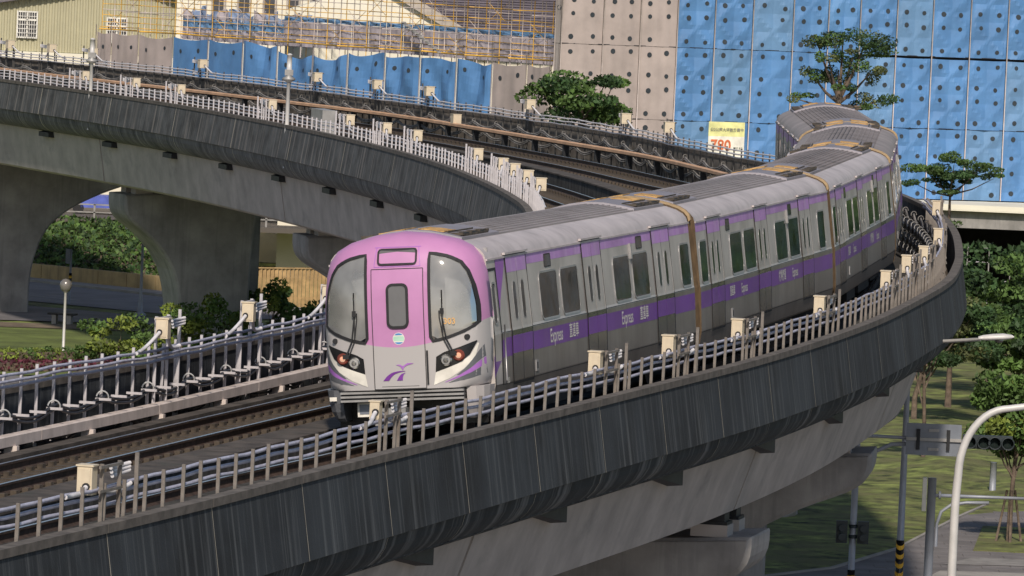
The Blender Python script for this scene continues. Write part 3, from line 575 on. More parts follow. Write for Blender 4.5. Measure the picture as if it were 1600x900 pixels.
def build_sides(r,lay,sgn,x0,x1,cab=False):
    for a,b in lay['doors']:
        hd=MB(); hd.box(a-.16,b+.1,*sorted((sgn*(hull(3.2)+.0),sgn*(hull(3.2)+.05))),3.225,3.265); hd.obj('door_gutter',K['shoulder'],r)
        m=(a+b)/2
        for u,v,k in ((a,m-.006,0),(m+.006,b,1)):
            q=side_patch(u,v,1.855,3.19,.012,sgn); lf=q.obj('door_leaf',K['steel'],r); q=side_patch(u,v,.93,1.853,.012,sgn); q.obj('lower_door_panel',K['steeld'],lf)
            q=side_patch(u+.004,v-.004,1.44,1.76,.0155,sgn); q.obj('violet_band',K['violet'],lf)
            q=side_patch(u+.004,v-.004,2.90,3.185,.0155,sgn); q.obj('lilac_band',K['lilac'],lf)
            c=(u+v)/2+(.08 if k==0 else -.08); q=MB(); side_pane(q,c-.13,c+.13,2.04,2.72,.12,.017,sgn); q.obj('door_window',K['glassd'],lf)
            q=MB(); side_pane(q,c-.13,c+.13,2.04,2.72,.12,.020,sgn,0,.022); q.obj('window_trim',K['frame'],lf)
        q=MB()
        for u,v,z0,z1 in ((a-.055,a,.88,3.225),(b,b+.055,.88,3.225),(a-.03,b+.03,3.185,3.22),(a-.03,b+.03,.88,.93),(m-.012,m+.012,.93,3.19)): side_patch(u,v,z0,z1,.0135,sgn,q)
        q.obj('door_seal',K['rubber'],r)
    for i,(a,b) in enumerate(lay['wins']):
        w=MB(); side_pane(w,a,b,1.94,2.77,.13,.006,sgn); g=w.obj('window',K['glassd'],r)
        w=MB(); side_pane(w,a,b,1.94,2.77,.13,.011,sgn,0,.035); w.obj('window_trim',K['frame'],g)
    for a,b in lay['disp']:
        w=MB(); side_pane(w,a,b,2.88,3.09,.03,.006,sgn); g=w.obj('side_display',K['glassd'],r)
        w=MB(); side_pane(w,a,b,2.88,3.09,.03,.010,sgn,0,.02); w.obj('display_trim',K['rubber'],g)
    q=MB()
    for z in (1.853,.925):
        for u,v in zip([x0+.02]+[d[1]+.04 for d in sorted(lay['doors'])],[d[0]-.04 for d in sorted(lay['doors'])]+[x1-.02]):
            if cab and u<1.7: u=1.7
            side_patch(u,v,z-.006,z+.006,.003,sgn,q)
    q.obj('panel_seam',K['rubber'],r)
    # painted bands between the doors
    D=sorted(lay['doors']); xs=[x0+.02]+[v for d in D for v in (d[0]-.035,d[1]+.035)]+[x1-.02]
    segs=list(zip(xs[::2],xs[1::2]))
    qs=[]; 
    for a,b in segs:
        q=MB(); l=MB(); qs.append((q,l))
        if cab and a<1.7: a=1.75
        if b-a>.1:
            side_patch(a,b,1.41,1.75,.0022,sgn,q)
            if cab and a<2: continue
            side_patch(a,b,2.985,3.185,.0022,sgn,l)
    if cab:
        q=qs[0][0]
        for k in range(6):       # the violet band dives towards the cab
            xa,xb=1.75-.14*k,1.75-.14*(k+1); f=lambda x:(1.75-x)**1.4*.42
            ya=sgn*(hull(1.5)+.0025)
            q.quad((xb,ya,1.41-f(xb)),(xa,ya,1.41-f(xa)),(xa,ya,1.75-f(xa)*.9),(xb,ya,1.75-f(xb)*.9))
    for q,l in qs:
        if q.f: q.obj('violet_band',K['violet'],r)
        if l.f: l.obj('lilac_band',K['lilac'],r)
def swoosh(r,sgn):
    q=MB(); P=[(1.66,3.18),(2.44,3.18),(2.36,3.02),(2.2,2.84),(1.98,2.62),(1.8,2.42),(1.70,2.25),(1.66,2.2)]
    q.v+=[(x,sgn*(hull(z)+.004),z) for x,z in P]; q.face(list(range(len(P)))[::-sgn]); q.obj('violet_swoosh',K['vswoosh'],r)
def lettering(r,sgn,items):
    for txt,x,z,size in items:
        me=text_mesh(txt,size,K['white'],.004)
        o=link('lettering',me,r,(x,sgn*(hull(z)+.006),z)); o.rotation_euler=(PI/2,0,0 if sgn<0 else PI)
def car(i,label,lay_o,lay_i,tail=False):
    a=Vector((*JN[i],0)); b=Vector((*JN[i+1],0)); d=(b-a); L=d.length
    r=thing('train_car',label,'train car',a,(0,0,0),'cars of the purple and silver train')
    r.rotation_mode='XYZ'; r.rotation_euler=(-CANT[i],0,math.atan2(d.y,d.x))
    x0=.95 if i==0 else .28; x1=L-.28 if not tail else L-.1
    # body shell
    q=MB(); xs=[x0+(x1-x0)*k/10 for k in range(11)]
    prof=[(y,z) for y,z in SIDE]; full=[(-y,z) for y,z in prof]
    for sg in (-1,1):
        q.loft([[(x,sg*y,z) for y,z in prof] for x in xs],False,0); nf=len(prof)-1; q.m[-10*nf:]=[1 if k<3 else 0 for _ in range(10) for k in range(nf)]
    q.loft([[(x,-1.40,.58),(x,1.40,.58)] for x in xs],False,0)
    for x in (x0,x1):
        ring=[(x,-y,z) for y,z in prof]+[(x,-y,z) for y,z in SHO[1:]+ROOF[1:]]+[(x,y,z) for y,z in reversed(SHO+ROOF[1:-1])]+[(x,y,z) for y,z in reversed(prof[:-1])]
        n=len(q.v); q.v+=ring; q.face([n+k for k in range(len(ring))],0 if (i==0 and x==x0) else 2)
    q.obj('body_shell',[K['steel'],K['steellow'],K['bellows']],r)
    q=MB()
    for sg in (-1,1): q.loft([[(x,sg*y,z) for y,z in SHO] for x in xs],False,0,smooth=True)
    for sg in (-1,1):
        q.box(x0,x1,*sorted((sg*1.425,sg*1.45)),3.17,3.205)
    q.obj('roof_shoulder',K['shoulder' if i<3 else 'shoulder2'],r)
    # ribbed roof
    q=MB(); P=[]; 
    full=[(-y,z) for y,z in ROOF]+[(y,z) for y,z in reversed(ROOF[:-1])]
    def rz(y):
        y=abs(y)
        for (a_,za),(b_,zb) in zip(ROOF,ROOF[1:]):
            if b_<=y<=a_: return za+(zb-za)*(a_-y)/(a_-b_)
        return ROOF[0][1]
    q.loft([[(x,y,z) for y,z in full] for x in (x0,x1)],False,0,smooth=True)
    RM=K['roof'] if i<2 else K['roof2']; rf=q.obj('roof',RM,r)
    ends=[(x0+.15,x0+3.3),(x1-3.3,x1-.15)]
    q=MB(); nr=17
    for k in range(nr):
        y=-.93+1.86*k/(nr-1); z=rz(y)
        q.box(ends[0][1],ends[1][0],y-.030,y+.030,z-.01,z+.010)
    q.obj('roof_ribs',RM,rf)
    q=MB()
    for k in range(nr-1):
        y=-.93+1.86*(k+.5)/(nr-1); z=min(rz(y-.02),rz(y+.02)); q.box(ends[0][1],ends[1][0],y-.009,y+.009,z-.01,z+.003)
    q.obj('roof_seams',K['dark'],rf)
    for (u,v),near_end in zip(ends,(0,1)):
        # air conditioning cover: flat grey skin, rusty grille, dark side grilles
        q=MB(); ys=[-.97,-.7,-.35,0,.35,.7,.97]
        q.loft([[(x,y,rz(y)+dz) for y in ys] for x,dz in ((u,-.005),(u+.03,.05),(v-.03,.05),(v,-.005))],False,0)
        for s_ in (-1,1): q.quad((u,s_*.97,rz(.97)-.02),(v,s_*.97,rz(.97)-.02),(v-.03,s_*.97,rz(.97)+.05),(u+.03,s_*.97,rz(.97)+.05))
        ac=q.obj('air_conditioning_cover',K['roofflat'],r)
        gx=(u+.3,u+1.15) if near_end==0 else (v-1.15,v-.3)
        for s_ in (-1,1):
            q=MB()
            for k in range(11):
                x=gx[0]+(gx[1]-gx[0])*k/10; q.loft([[(x-.035,y*s_,rz(y)+.048),(x-.035,y*s_,rz(y)+.062),(x+.035,y*s_,rz(y)+.062),(x+.035,y*s_,rz(y)+.048)] for y in (.14,.35,.58)],False,0)
            for yy in (.14,.58): q.box(gx[0]-.05,gx[1]+.05,*sorted((s_*(yy-.02),s_*(yy+.02))),rz(yy)+.05,rz(yy)+.066)
            q.obj('rusty_grille',K['rust'],ac)
        for s_ in (-1,1):
            lo,hi=(u+.35,v-.75) if near_end==0 else (u+.5,v-.3)
            q=MB(); q.box(lo,hi,*sorted((s_*.66,s_*.90)),rz(.78)+.02,rz(.78)+.065); q.obj('dark_side_grille',K['dark'],ac)
            q=MB()
            for k in range(4):
                x=lo+(hi-lo)*k/3; q.box(x-.05,x+.05,*sorted((s_*.62,s_*.94)),rz(.78)+.03,rz(.78)+.078)
            q.box(lo,hi,*sorted((s_*.905,s_*.935)),rz(.9)+.01,rz(.9)+.085); q.box(lo,hi,*sorted((s_*.63,s_*.655)),rz(.65)+.03,rz(.65)+.075)
            q.obj('grille_frame',K['grfr'],ac)
    # underframe, bogies
    q=MB(); q.box(x0+.3,x1-.3,-1.15,1.15,.42,.72); q.box(6,8.6,-1.3,1.3,.3,.6); q.box(10,13.5,-1.28,1.28,.32,.6); q.obj('underframe',K['dark'],r)
    for bx in (3.0,17.4):
        q=MB(); q.box(bx-1.6,bx+1.6,-1.15,-.95,.35,.6); q.box(bx-1.6,bx+1.6,.95,1.15,.35,.6); q.box(bx-.3,bx+.3,-1.1,1.1,.3,.6); bg_=q.obj('bogie',K['dark'],r)
        for wx in (bx-1.1,bx+1.1):
            for s_ in (-1,1): q=MB(); q.lathe([(.43,-.06),(.43,.06),(.2,.07)],(wx,s_*.75,.43),20,0,'y'); q.obj('wheel',K['rail'],bg_)
    build_sides(r,lay_o,-1,x0,x1,i==0); build_sides(r,lay_i,1,x0,x1,i==0)
    # gangway bellows with hoop
    if not tail:
        full=[(-1.42,.75)]+[(-y*.985,z*1.0) for y,z in SIDE[2:]]+[(-y*.985,z+.02) for y,z in SHO[1:]+ROOF[1:]]+[(y*.985,z+.02) for y,z in reversed(SHO[1:]+ROOF[1:-1])]+[(y*.985,z) for y,z in reversed(SIDE[2:])]+[(1.42,.75)]
        q=MB(); rings=[]
        for k in range(9):
            x=L-.29+.58*k/8; g=1.0 if k%2==0 else .965
            rings.append([(x,y*g,.75+(z-.75)*(g if z>3 else 1)) for y,z in full])
        q.loft(rings,False,0); bl=q.obj('gangway_bellows',K['bellows'],r)
        up=[p for p in full if p[1]>2.75]
        q=MB(); q.loft([[(x,y*g,z+dz) for y,z in up] for x,g,dz in ((L-.07,1.0,.0),(L-.06,1.03,.04),(L+.06,1.03,.04),(L+.07,1.0,.0))],False,0); q.obj('gangway_hoop',K['bellowsl'],bl)
    # small marks on the outer side
    if i==0: swoosh(r,-1); swoosh(r,1); lettering(r,-1,[('Express',6.35,1.58,.36),('\u76f4\u9054\u8eca',7.95,1.58,.29),('Express',13.1,1.58,.36),('\u76f4\u9054\u8eca',14.8,1.58,.29),('303',2.05,.98,.14)])
    elif i<4:
        lettering(r,-1,[('\u76f4\u9054\u8eca',4.6,1.575,.24),('Express',6.3,1.575,.28),('\u6a5f\u5834\u6377\u904b',12.0,1.575,.26),('Express',14.0,1.575,.28)])
    for hx in (4.52,) :
        q=MB(); side_patch(hx-.1,hx+.1,1.02,1.22,.02,-1,q); h=q.obj('hatch',K['frame'],r); q=MB(); side_patch(hx-.05,hx+.04,1.06,1.18,.024,-1,q); q.obj('hatch_handle',K['rubber'],h)
    mx=13.88 if i==0 else 13.26
    q=MB(); side_patch(mx-.05,mx+.05,2.70,3.0,.05,-1,q); q.obj('marker_lamp_bracket',K['frame'],r)
    return r
CL=['lead car with orchid cab front and lit headlamps, silver sides with violet bands','second silver car behind the cab car, violet band, in full side view','third silver car, strongly foreshortened, its windows reflecting pale buildings','fourth silver car at the sharp bend, seen mostly as brown ribbed roof','rearmost silver car, only its ribbed roof and left side visible below the sparse tree']
cars=[car(0,CL[0],LAY1,LAY1),car(1,CL[1],LAYM,LAYM),car(2,CL[2],LAYM,LAYM),car(3,CL[3],LAYM,LAYM),car(4,CL[4],LAYM,LAY5,True)]
# ---- the cab front
c0=cars[0]
HALF=[(0,.98),(1.30,.98),(1.44,1.02),(1.49,1.3),(1.51,1.7),(1.51,2.2),(1.485,2.7),(1.45,3.0),(1.37,3.27),(1.22,3.455),(.98,3.585),(.5,3.705),(0,3.76)]
OUT=HALF[1:-1]+[(0,3.76)]+[(-y,z) for y,z in reversed(HALF[1:-1])]
CY,CZ=0,2.2
def rad_to_outline(dy,dz):
    best=1e9; P=OUT+[OUT[0]]
    for (y0,z0),(y1,z1) in zip(P,P[1:]):
        ey,ez=y1-y0,z1-z0; den=dy*ez-dz*ey
        if abs(den)<1e-9: continue
        t=((y0-CY)*ez-(z0-CZ)*ey)/den; u=((y0-CY)*dz-(z0-CZ)*dy)/den
        if t>0 and -1e-6<=u<=1+1e-6: best=min(best,t)
    return best
def nose_x(y,z):
    dy,dz=y-CY,z-CZ
    if abs(dy)<1e-6 and abs(dz)<1e-6: t=0
    else: t=min(1,1/rad_to_outline(dy,dz))
    low=1 if dz>0 else max(0,1+dz*1.2)     # keep the lower edge flat
    ty=min(1,abs(y)/1.515); base=.30*ty**3.2
    rnd=.62*(1-(max(0,1-t**7))**(1/2.4))
    return (base+rnd*(low if abs(y)<1.1 else max(low,(abs(y)-1.1)/.35)))+.20*max(0,(z-2.1)/1.6)**2
def zb_pink(y): return 1.73+.20*y*y
WS=[(.60,3.36),(.9,3.29),(1.10,3.19),(1.22,3.02),(1.31,2.75),(1.36,2.45),(1.37,2.12),(1.15,2.0),(.9,1.91),(.60,1.84)]
def clip(P,a,b,keep):
    """part of polygon P (y,z) on one side of the line a-b"""
    out=[]; f=lambda p:((b[0]-a[0])*(p[1]-a[1])-(b[1]-a[1])*(p[0]-a[0]))*keep
    for p0,p1 in zip(P,P[1:]+[P[0]]):
        f0,f1=f(p0),f(p1)
        if f0>=0: out.append(p0)
        if (f0>0 and f1<0) or (f0<0 and f1>0):
            t=f0/(f0-f1); out.append((p0[0]+(p1[0]-p0[0])*t,p0[1]+(p1[1]-p0[1])*t))
    return out if len(out)>2 else []
def area2(P): return sum(a[0]*b[1]-b[0]*a[1] for a,b in zip(P,P[1:]+[P[0]]))
def punch(mb,hole):
    H=hole if area2(hole)>0 else hole[::-1]; F,M_,S_=mb.f,mb.m,mb.sm; mb.f=[];mb.m=[];mb.sm=[];mb.uv=[]
    ys=[p[0] for p in H]; zs=[p[1] for p in H]
    for f,m_,s_ in zip(F,M_,S_):
        P=[(mb.v[k][1],mb.v[k][2]) for k in f]
        if max(p[0] for p in P)<min(ys) or min(p[0] for p in P)>max(ys) or max(p[1] for p in P)<min(zs) or min(p[1] for p in P)>max(zs) or max(mb.v[k][0] for k in f)>.9:
            mb.face(f,m_,None,s_); continue
        rest=P
        if area2(P)<0: pass
        pieces=[]
        for a,b in zip(H,H[1:]+[H[0]]):
            o=clip(rest,a,b,-1)
            if o and abs(area2(o))>1e-7: pieces.append(o)
            rest=clip(rest,a,b,1)
            if not rest: break
        if not rest or abs(area2(rest))<1e-7: mb.face(f,m_,None,s_); continue
        for o in pieces:
            n=len(mb.v); mb.v+=[(nose_x(y,z),y,z) for y,z in o]; mb.face([n+k for k in range(len(o))],m_,None,s_)
q=MB()
# rings of the cab mask: dense samples between centre and outline
dirs=[]
for (y0,z0),(y1,z1) in zip(OUT,OUT[1:]+[OUT[0]]):
    n=max(1,int(math.dist((y0,z0),(y1,z1))/.12))
    for k in range(n): dirs.append((y0+(y1-y0)*k/n,z0+(z1-z0)*k/n))
ts=[.02,.15,.3,.45,.6,.7,.78,.85,.9,.94,.97,.99,1.0]
rings=[[(nose_x(CY+(y-CY)*t,CZ+(z-CZ)*t),CY+(y-CY)*t,CZ+(z-CZ)*t) for y,z in dirs] for t in ts]
rings.append([(.97,y*.998,z) for y,z in dirs])
q.loft(rings,True,0,False,smooth=True)
n=len(q.v); q.v+=rings[0]; q.face([n+k for k in range(len(dirs))],0)
# paint split as a printed pattern (object coordinates): orchid above, silver below
def cabpaint():
    m=mat('two_tone_cab_paint',(.54,.245,.47),.42,0,var=.03); nt=m.node_tree; Nn=nt.nodes; Ln=nt.links; b=Nn['Principled BSDF']
    old=b.inputs['Base Color'].links[0].from_socket; tc=Nn.new('ShaderNodeTexCoord'); sp=Nn.new('ShaderNodeSeparateXYZ'); Ln.new(tc.outputs['Object'],sp.inputs[0])
    def mth(op,a,bb):
        x=Nn.new('ShaderNodeMath'); x.operation=op
        for s_,v in ((x.inputs[0],a),(x.inputs[1],bb)):
            if hasattr(v,'is_output'): Ln.new(v,s_)
            else: s_.default_value=v
        return x.outputs[0]
    y2=mth('MULTIPLY',sp.outputs[1],sp.outputs[1]); lim=mth('ADD',mth('MULTIPLY',y2,.20),1.73)
    up=mth('GREATER_THAN',sp.outputs[2],lim)
    # slate cheeks beside the lamps
    ay=mth('ABSOLUTE',sp.outputs[1],0); cheek=mth('MULTIPLY',mth('GREATER_THAN',ay,.66),mth('LESS_THAN',sp.outputs[2],mth('ADD',mth('MULTIPLY',mth('SUBTRACT',ay,.66),.55),1.04)))
    def mixc(f,a,c):
        x=Nn.new('ShaderNodeMix'); x.data_type='RGBA'; Ln.new(f,x.inputs[0])
        for s_,v in ((x.inputs[6],a),(x.inputs[7],c)):
            if hasattr(v,'is_output'): Ln.new(v,s_)
            else: s_.default_value=(*v,1)
        return x.outputs[2]
    col=mixc(up,(.47,.445,.44),old); Ln.new(col,b.inputs['Base Color']); return m
K['cab']=cabpaint()
for sg in (1,-1): punch(q,[(sg*y,z) for y,z in WS])
mask=q.obj('cab_mask',K['cab'],c0)
def patch(top,bot,out,mt,name,parent,rows=5,sgn=1):
    """skin between two polylines (y,z), lying on the nose"""
    q=MB(); m=len(top); rings=[]
    for k in range(rows+1):
        t=k/rows; rings.append([(nose_x(sgn*(a[0]+(b[0]-a[0])*t),a[1]+(b[1]-a[1])*t)-out,sgn*(a[0]+(b[0]-a[0])*t),a[1]+(b[1]-a[1])*t) for a,b in zip(top,bot)])
    q.loft(rings,False,0,smooth=True); return q.obj(name,K[mt],parent)
def respl(P,n):
    cum=[0]
    for a,b in zip(P,P[1:]): cum.append(cum[-1]+math.dist(a,b))
    out=[]
    for i in range(n):
        d=cum[-1]*i/(n-1); j=0
        while j<len(P)-2 and cum[j+1]<d: j+=1
        t=(d-cum[j])/(cum[j+1]-cum[j]); out.append((P[j][0]+(P[j+1][0]-P[j][0])*t,P[j][1]+(P[j+1][1]-P[j][1])*t))
    return out
def strip(P,w,out,mt,name,parent,sgn=1,closed=True):
    """frame of width w following a closed outline (y,z) on the nose"""
    cy=sum(p[0] for p in P)/len(P); cz=sum(p[1] for p in P)/len(P); Q=[]
    n=len(P)
    for i in range(n):
        p0,p1,p2=P[i-1],P[i],P[(i+1)%n]; d=Vector((p2[0]-p0[0],p2[1]-p0[1])); d.normalize(); nn=Vector((d.y,-d.x))
        if nn.x*(p1[0]-cy)+nn.y*(p1[1]-cz)<0: nn=-nn
        Q.append((p1[0]+nn.x*w,p1[1]+nn.y*w))
    q=MB(); rings=[[(nose_x(sgn*y,z)-o,sgn*y,z) for y,z in S] for S,o in ((P,-.002),(P,out),(Q,out),(Q,-.002))]
    q.loft(rings,True,0); return q.obj(name,K[mt],parent)
def closed_res(P,n): return respl(P+[P[0]],n+1)[:-1]
for sgn in (1,-1):
    up=respl(WS[:7],14); lo=respl([WS[0],WS[-1]]+WS[-2:5:-1],14)
    ws=patch(up,lo,-.004,'glass','windscreen',c0,8,sgn)
    strip(closed_res(WS,44),.05,.02,'rubber','windscreen_surround',ws,sgn)
    # wiper
    q=MB(); P=[(sgn*.98,1.60),(sgn*.86,1.86),(sgn*.80,2.25),(sgn*.80,2.36)]
    q.tube([(nose_x(*p)-.05,p[0],p[1]) for p in P],.013,6); q.tube([(nose_x(*p)-.05,p[0]-.05*sgn,p[1]) for p in P],.010,6)
    q.tube([(nose_x(sgn*.80,z)-.035,sgn*.80,z) for z in (1.95,2.3,2.72)],.012,6); q.box(nose_x(.98,1.6)-.07,nose_x(.98,1.6)+.01,sgn*.98-.05,sgn*.98+.06,1.55,1.63); q.box(nose_x(.8,2.35)-.07,nose_x(.8,2.35)-.02,sgn*.80-.03,sgn*.80+.03,2.3,2.4)
    q.obj('wiper',K['rubber'],c0)
    q=MB(); x=nose_x(1.2,1.86); q.lathe([(.045,-.03),(.05,-.01),(.05,.05)],(x-.01,sgn*1.2,1.87),12,0,'x'); q.obj('washer_cap',K['rubber'],c0)
    # lamps
    T=respl([(.66,1.54),(.80,1.62),(1.05,1.69),(1.35,1.80)],12); B=respl([(.64,1.27),(.85,1.34),(1.08,1.43),(1.24,1.56),(1.355,1.78)],12)
    hs=patch(T,B,.010,'black','headlamp_housing',c0,4,sgn)
    Bo=respl([(.64,1.265),(.85,1.335),(1.08,1.42),(1.25,1.55),(1.36,1.76)],12); Bb=respl([(.60,1.04),(.90,1.16),(1.15,1.32),(1.32,1.52),(1.375,1.74)],12)
    patch(Bo,Bb,.008,'white','lamp_crescent',c0,3,sgn)
    St=respl([(.80,1.09),(1.05,1.2),(1.25,1.32),(1.45,1.50)],10); Sb=respl([(.80,1.08),(1.05,1.16),(1.25,1.24),(1.45,1.37)],10)
    patch(St,Sb,.007,'vlogo2','orchid_stripe',c0,3,sgn)
    Gt=respl([(1.0,1.20),(1.2,1.36),(1.36,1.6),(1.44,1.72)],8); Gb=respl([(1.05,1.205),(1.25,1.325),(1.38,1.45),(1.45,1.51)],8)
    patch(Gt,Gb,.006,'greyp','slate_cheek',c0,3,sgn)
    Gt=respl([(.86,1.075),(1.05,1.155),(1.25,1.235),(1.45,1.36)],8); Gb=respl([(.86,1.07),(1.05,1.10),(1.25,1.14),(1.45,1.20)],8)
    patch(Gt,Gb,.006,'greyp','slate_cheek',c0,2,sgn)
    for y,z,rr,mm,mr in ((1.055,1.55,.105,'lampred','lampring'),(.835,1.475,.102,'chrome','chrome')):
        x=nose_x(sgn*y,z)-.012
        q=MB(); q.lathe([(rr,.01),(rr,-.03),(rr*.82,-.035)],(x,sgn*y,z),18,0,'x'); rg=q.obj('lamp_ring',K[mr],hs)
        q=MB(); q.lathe([(rr*.5,.0),(rr*.48,-.045),(rr*.2,-.055)],(x,sgn*y,z),16,0,'x'); q.obj('lamp_lens',K['lampred' if mm=='lampred' else 'chrome'],hs)
        if mm=='chrome': q=MB(); q.lathe([(rr*.8,.0),(rr*.78,-.037)],(x,sgn*y,z),16,0,'x'); q.obj('lamp_reflector',K['boxgrey'],hs)
# cabin behind the windscreens
q=MB(); q.box(1.3,1.33,-1.38,1.38,1.3,3.4); q.obj('cab_rear_wall',K['frame'],c0)
q=MB(); q.box(.45,.95,-1.3,-.55,1.5,2.0); q.box(.45,.95,.55,1.3,1.5,1.95); q.obj('driver_desk',K['greyp'],c0)
for y0,y1 in ((-1.28,-.72),(.68,1.22)):
    q=MB(); q.box(.70,.74,y0,y1,1.9,3.05); q.obj('pale_sun_blind',K['blind'],c0)  # cab blinds, enlarged and pale to stand in for bright windscreen reflections
q=MB(); q.tube([(1.1,-1.25,2.0+.0),(1.05,-1.05,3.05)],.03,6); q.tube([(1.1,1.2,3.05),(1.05,.7,3.0)],.025,6); q.obj('grab_rail',K['frame'],c0)
me=text_mesh('303',.15,K['amber'],.003,'number_plate_digits'); o=link('train_number',me,c0,(nose_x(-.92,2.16)-.022,-.92,2.16)); o.rotation_euler=(PI/2,0,-PI/2)
# emergency door with window, destination display, emblem
dr=patch([(y,3.13) for y in [-.47+.94*k/10 for k in range(11)]],[(y,.99) for y in [-.47+.94*k/10 for k in range(11)]],.014,'cab','emergency_door',c0,18)
q=MB()
def bar(y0,z0,y1,z1,w,out=.017,mb=q):
    n=10; P=[(y0+(y1-y0)*k/n,z0+(z1-z0)*k/n) for k in range(n+1)]
    d=Vector((y1-y0,z1-z0)).normalized(); nn=Vector((d.y,-d.x))*w/2
    mb.loft([[(nose_x(y+s_*nn.x,z+s_*nn.y)-out,y+s_*nn.x,z+s_*nn.y) for s_ in (-1,1)] for y,z in P],False,0)
bar(-.47,1,-.47,3.12,.014); bar(.47,1,.47,3.12,.014); bar(-.47,3.12,.47,3.12,.014); bar(-.47,.995,.47,.995,.014); bar(-.34,1.04,.34,1.04,.008)
bar(-.505,1.06,-.505,1.66,.035,.03)
q.obj('door_gap',K['rubber'],c0)
Pw=rounded(-.155,.155,2.11,2.82,.07); n_=len(Pw)
q=MB(); nn=len(q.v); q.v+=[(nose_x(y,z)-.034,y,z) for y,z in Pw]; q.face([nn+k for k in range(n_)]); dw=q.obj('door_window',K['display'],dr)
strip(Pw,.045,.046,'rubber','window_rubber',dw)
Pw=rounded(-.33,.33,3.22,3.45,.03); q=MB(); nn=0; q.v+=[(nose_x(0,3.45)-.016,y,z) for y,z in Pw]; q.face(list(range(len(Pw)))); dd=q.obj('destination_display',K['display'],c0)
strip(closed_res(Pw,60),.03,.03,'rubber','display_rubber',dd)
q=MB()
for y0,z0,y1,z1 in ((-.42,3.16,.42,3.16),(-.42,3.50,.42,3.50),(-.42,3.16,-.38,3.50),(.42,3.16,.38,3.50)): bar(y0,z0,y1,z1,.012,.006,q)
q.obj('display_recess',K['vlogo2'],c0)
def disc(y,z,rad,out,mt,nm,par,y0=None,zr=None):
    P=[(y+rad*math.cos(a),z+rad*math.sin(a)) for a in [2*PI*k/28 for k in range(28)]]
    if zr: P=[p for p in P if zr[0]<=p[1]<=zr[1]] 
    q=MB(); q.v+=[(nose_x(a,b)-out,a,b) for a,b in P]; q.face(list(range(len(P)))); return q.obj(nm,K[mt],par)
st=disc(0,1.885,.108,.018,'white','round_sticker',dr)
disc(0,1.885,.098,.020,'bluep','sticker_blue',st,zr=(1.93,2.1)); disc(0,1.885,.098,.020,'bluep','sticker_blue',st,zr=(1.7,1.84)); disc(0,1.885,.098,.0195,'greenp','sticker_green',st,zr=(1.84,1.93))
def emblem(P,mt):
    q=MB(); q.v+=[(nose_x(y,z)-.018,y,z) for y,z in P]; q.face(list(range(len(P)))); return q.obj('emblem',K[mt],dr)
def sw(A,B,mt,n=10):
    a=respl(A,n); b=respl(B,n); q=MB(); q.loft([[(nose_x(y,z)-.026,y,z) for y,z in (p,p2)] for p,p2 in zip(a,b)],False,0); q.obj('emblem',K[mt],dr)
# two diverging track strokes and a bird over them (image left = +y)
sw([(.31,1.145),(.23,1.235),(.14,1.29),(.02,1.312),(-.10,1.312)],[(.205,1.145),(.155,1.215),(.09,1.265),(.0,1.292),(-.10,1.306)],'vlogo')
sw([(.06,1.145),(.02,1.215),(-.03,1.262),(-.10,1.28)],[(-.045,1.145),(-.05,1.205),(-.065,1.25),(-.105,1.28)],'vlogo')
sw([(.07,1.42),(-.0,1.43),(-.055,1.395),(-.14,1.45),(-.25,1.445)],[(.07,1.42),(.0,1.40),(-.045,1.35),(-.12,1.405),(-.25,1.44)],'vlogo2',14)
sw([(.0,1.405),(-.03,1.39),(-.08,1.385)],[(-.05,1.33),(-.055,1.33),(-.06,1.33)],'vlogo2',5)
# bumper, skirts, coupler
q=MB()
for z in (.80,.87,.94): q.box(.04,.2,-1.12,1.12,z-.018,z+.018)
q.obj('bumper_grille',K['boxgrey'],c0); q=MB(); q.box(.09,.2,-1.12,1.12,.77,.98); q.obj('grille_backing',K['dark'],c0)
for sg in (1,-1):
    q=MB(); rings=[]
    for z,ins,xx in ((.99,0,.0),(.75,.02,.02),(.6,.06,.06),(.48,.14,.13),(.42,.24,.2)):
        rings.append([(.26+xx,sg*1.13,z),(.29+xx,sg*(1.30-ins*.3),z),(.40+xx,sg*(1.42-ins*.6),z),(.60+xx,sg*(1.485-ins),z),(.97,sg*(1.50-ins),z),(.97,sg*1.13,z)])
    q.loft(rings,True,0,True); q.obj('corner_skirt',K['greyp'] if sg==1 else K['silverp'],c0)
q=MB(); q.box(.25,.262,1.24,1.37,.80,.87); q.obj('small_plate',K['white'],c0)
q=MB(); q.box(.30,.34,.62,.88,.50,.77); pl=q.obj('notice_plate',K['white'],c0); q=MB(); q.box(.288,.299,.66,.84,.55,.72); q.obj('plate_print',K['signback'],pl)
q=MB(); q.box(-.15,.1,-.10,.46,.36,.66); q.box(.1,1.4,.0,.3,.4,.62); cp=q.obj('coupler_head',K['boxgrey'],c0)
for y in (.33,.05): q=MB(); q.lathe([(.11,.0),(.10,-.05),(.03,-.06)],(-.15,y,.5),14,0,'x'); q.obj('coupler_cone',K['dark'],cp)
q=MB(); q.box(.9,1.0,-1.35,1.35,.3,.98); q.box(.3,.95,-1.1,1.1,.93,1.0); q.obj('underfloor_screen',K['black'],c0)
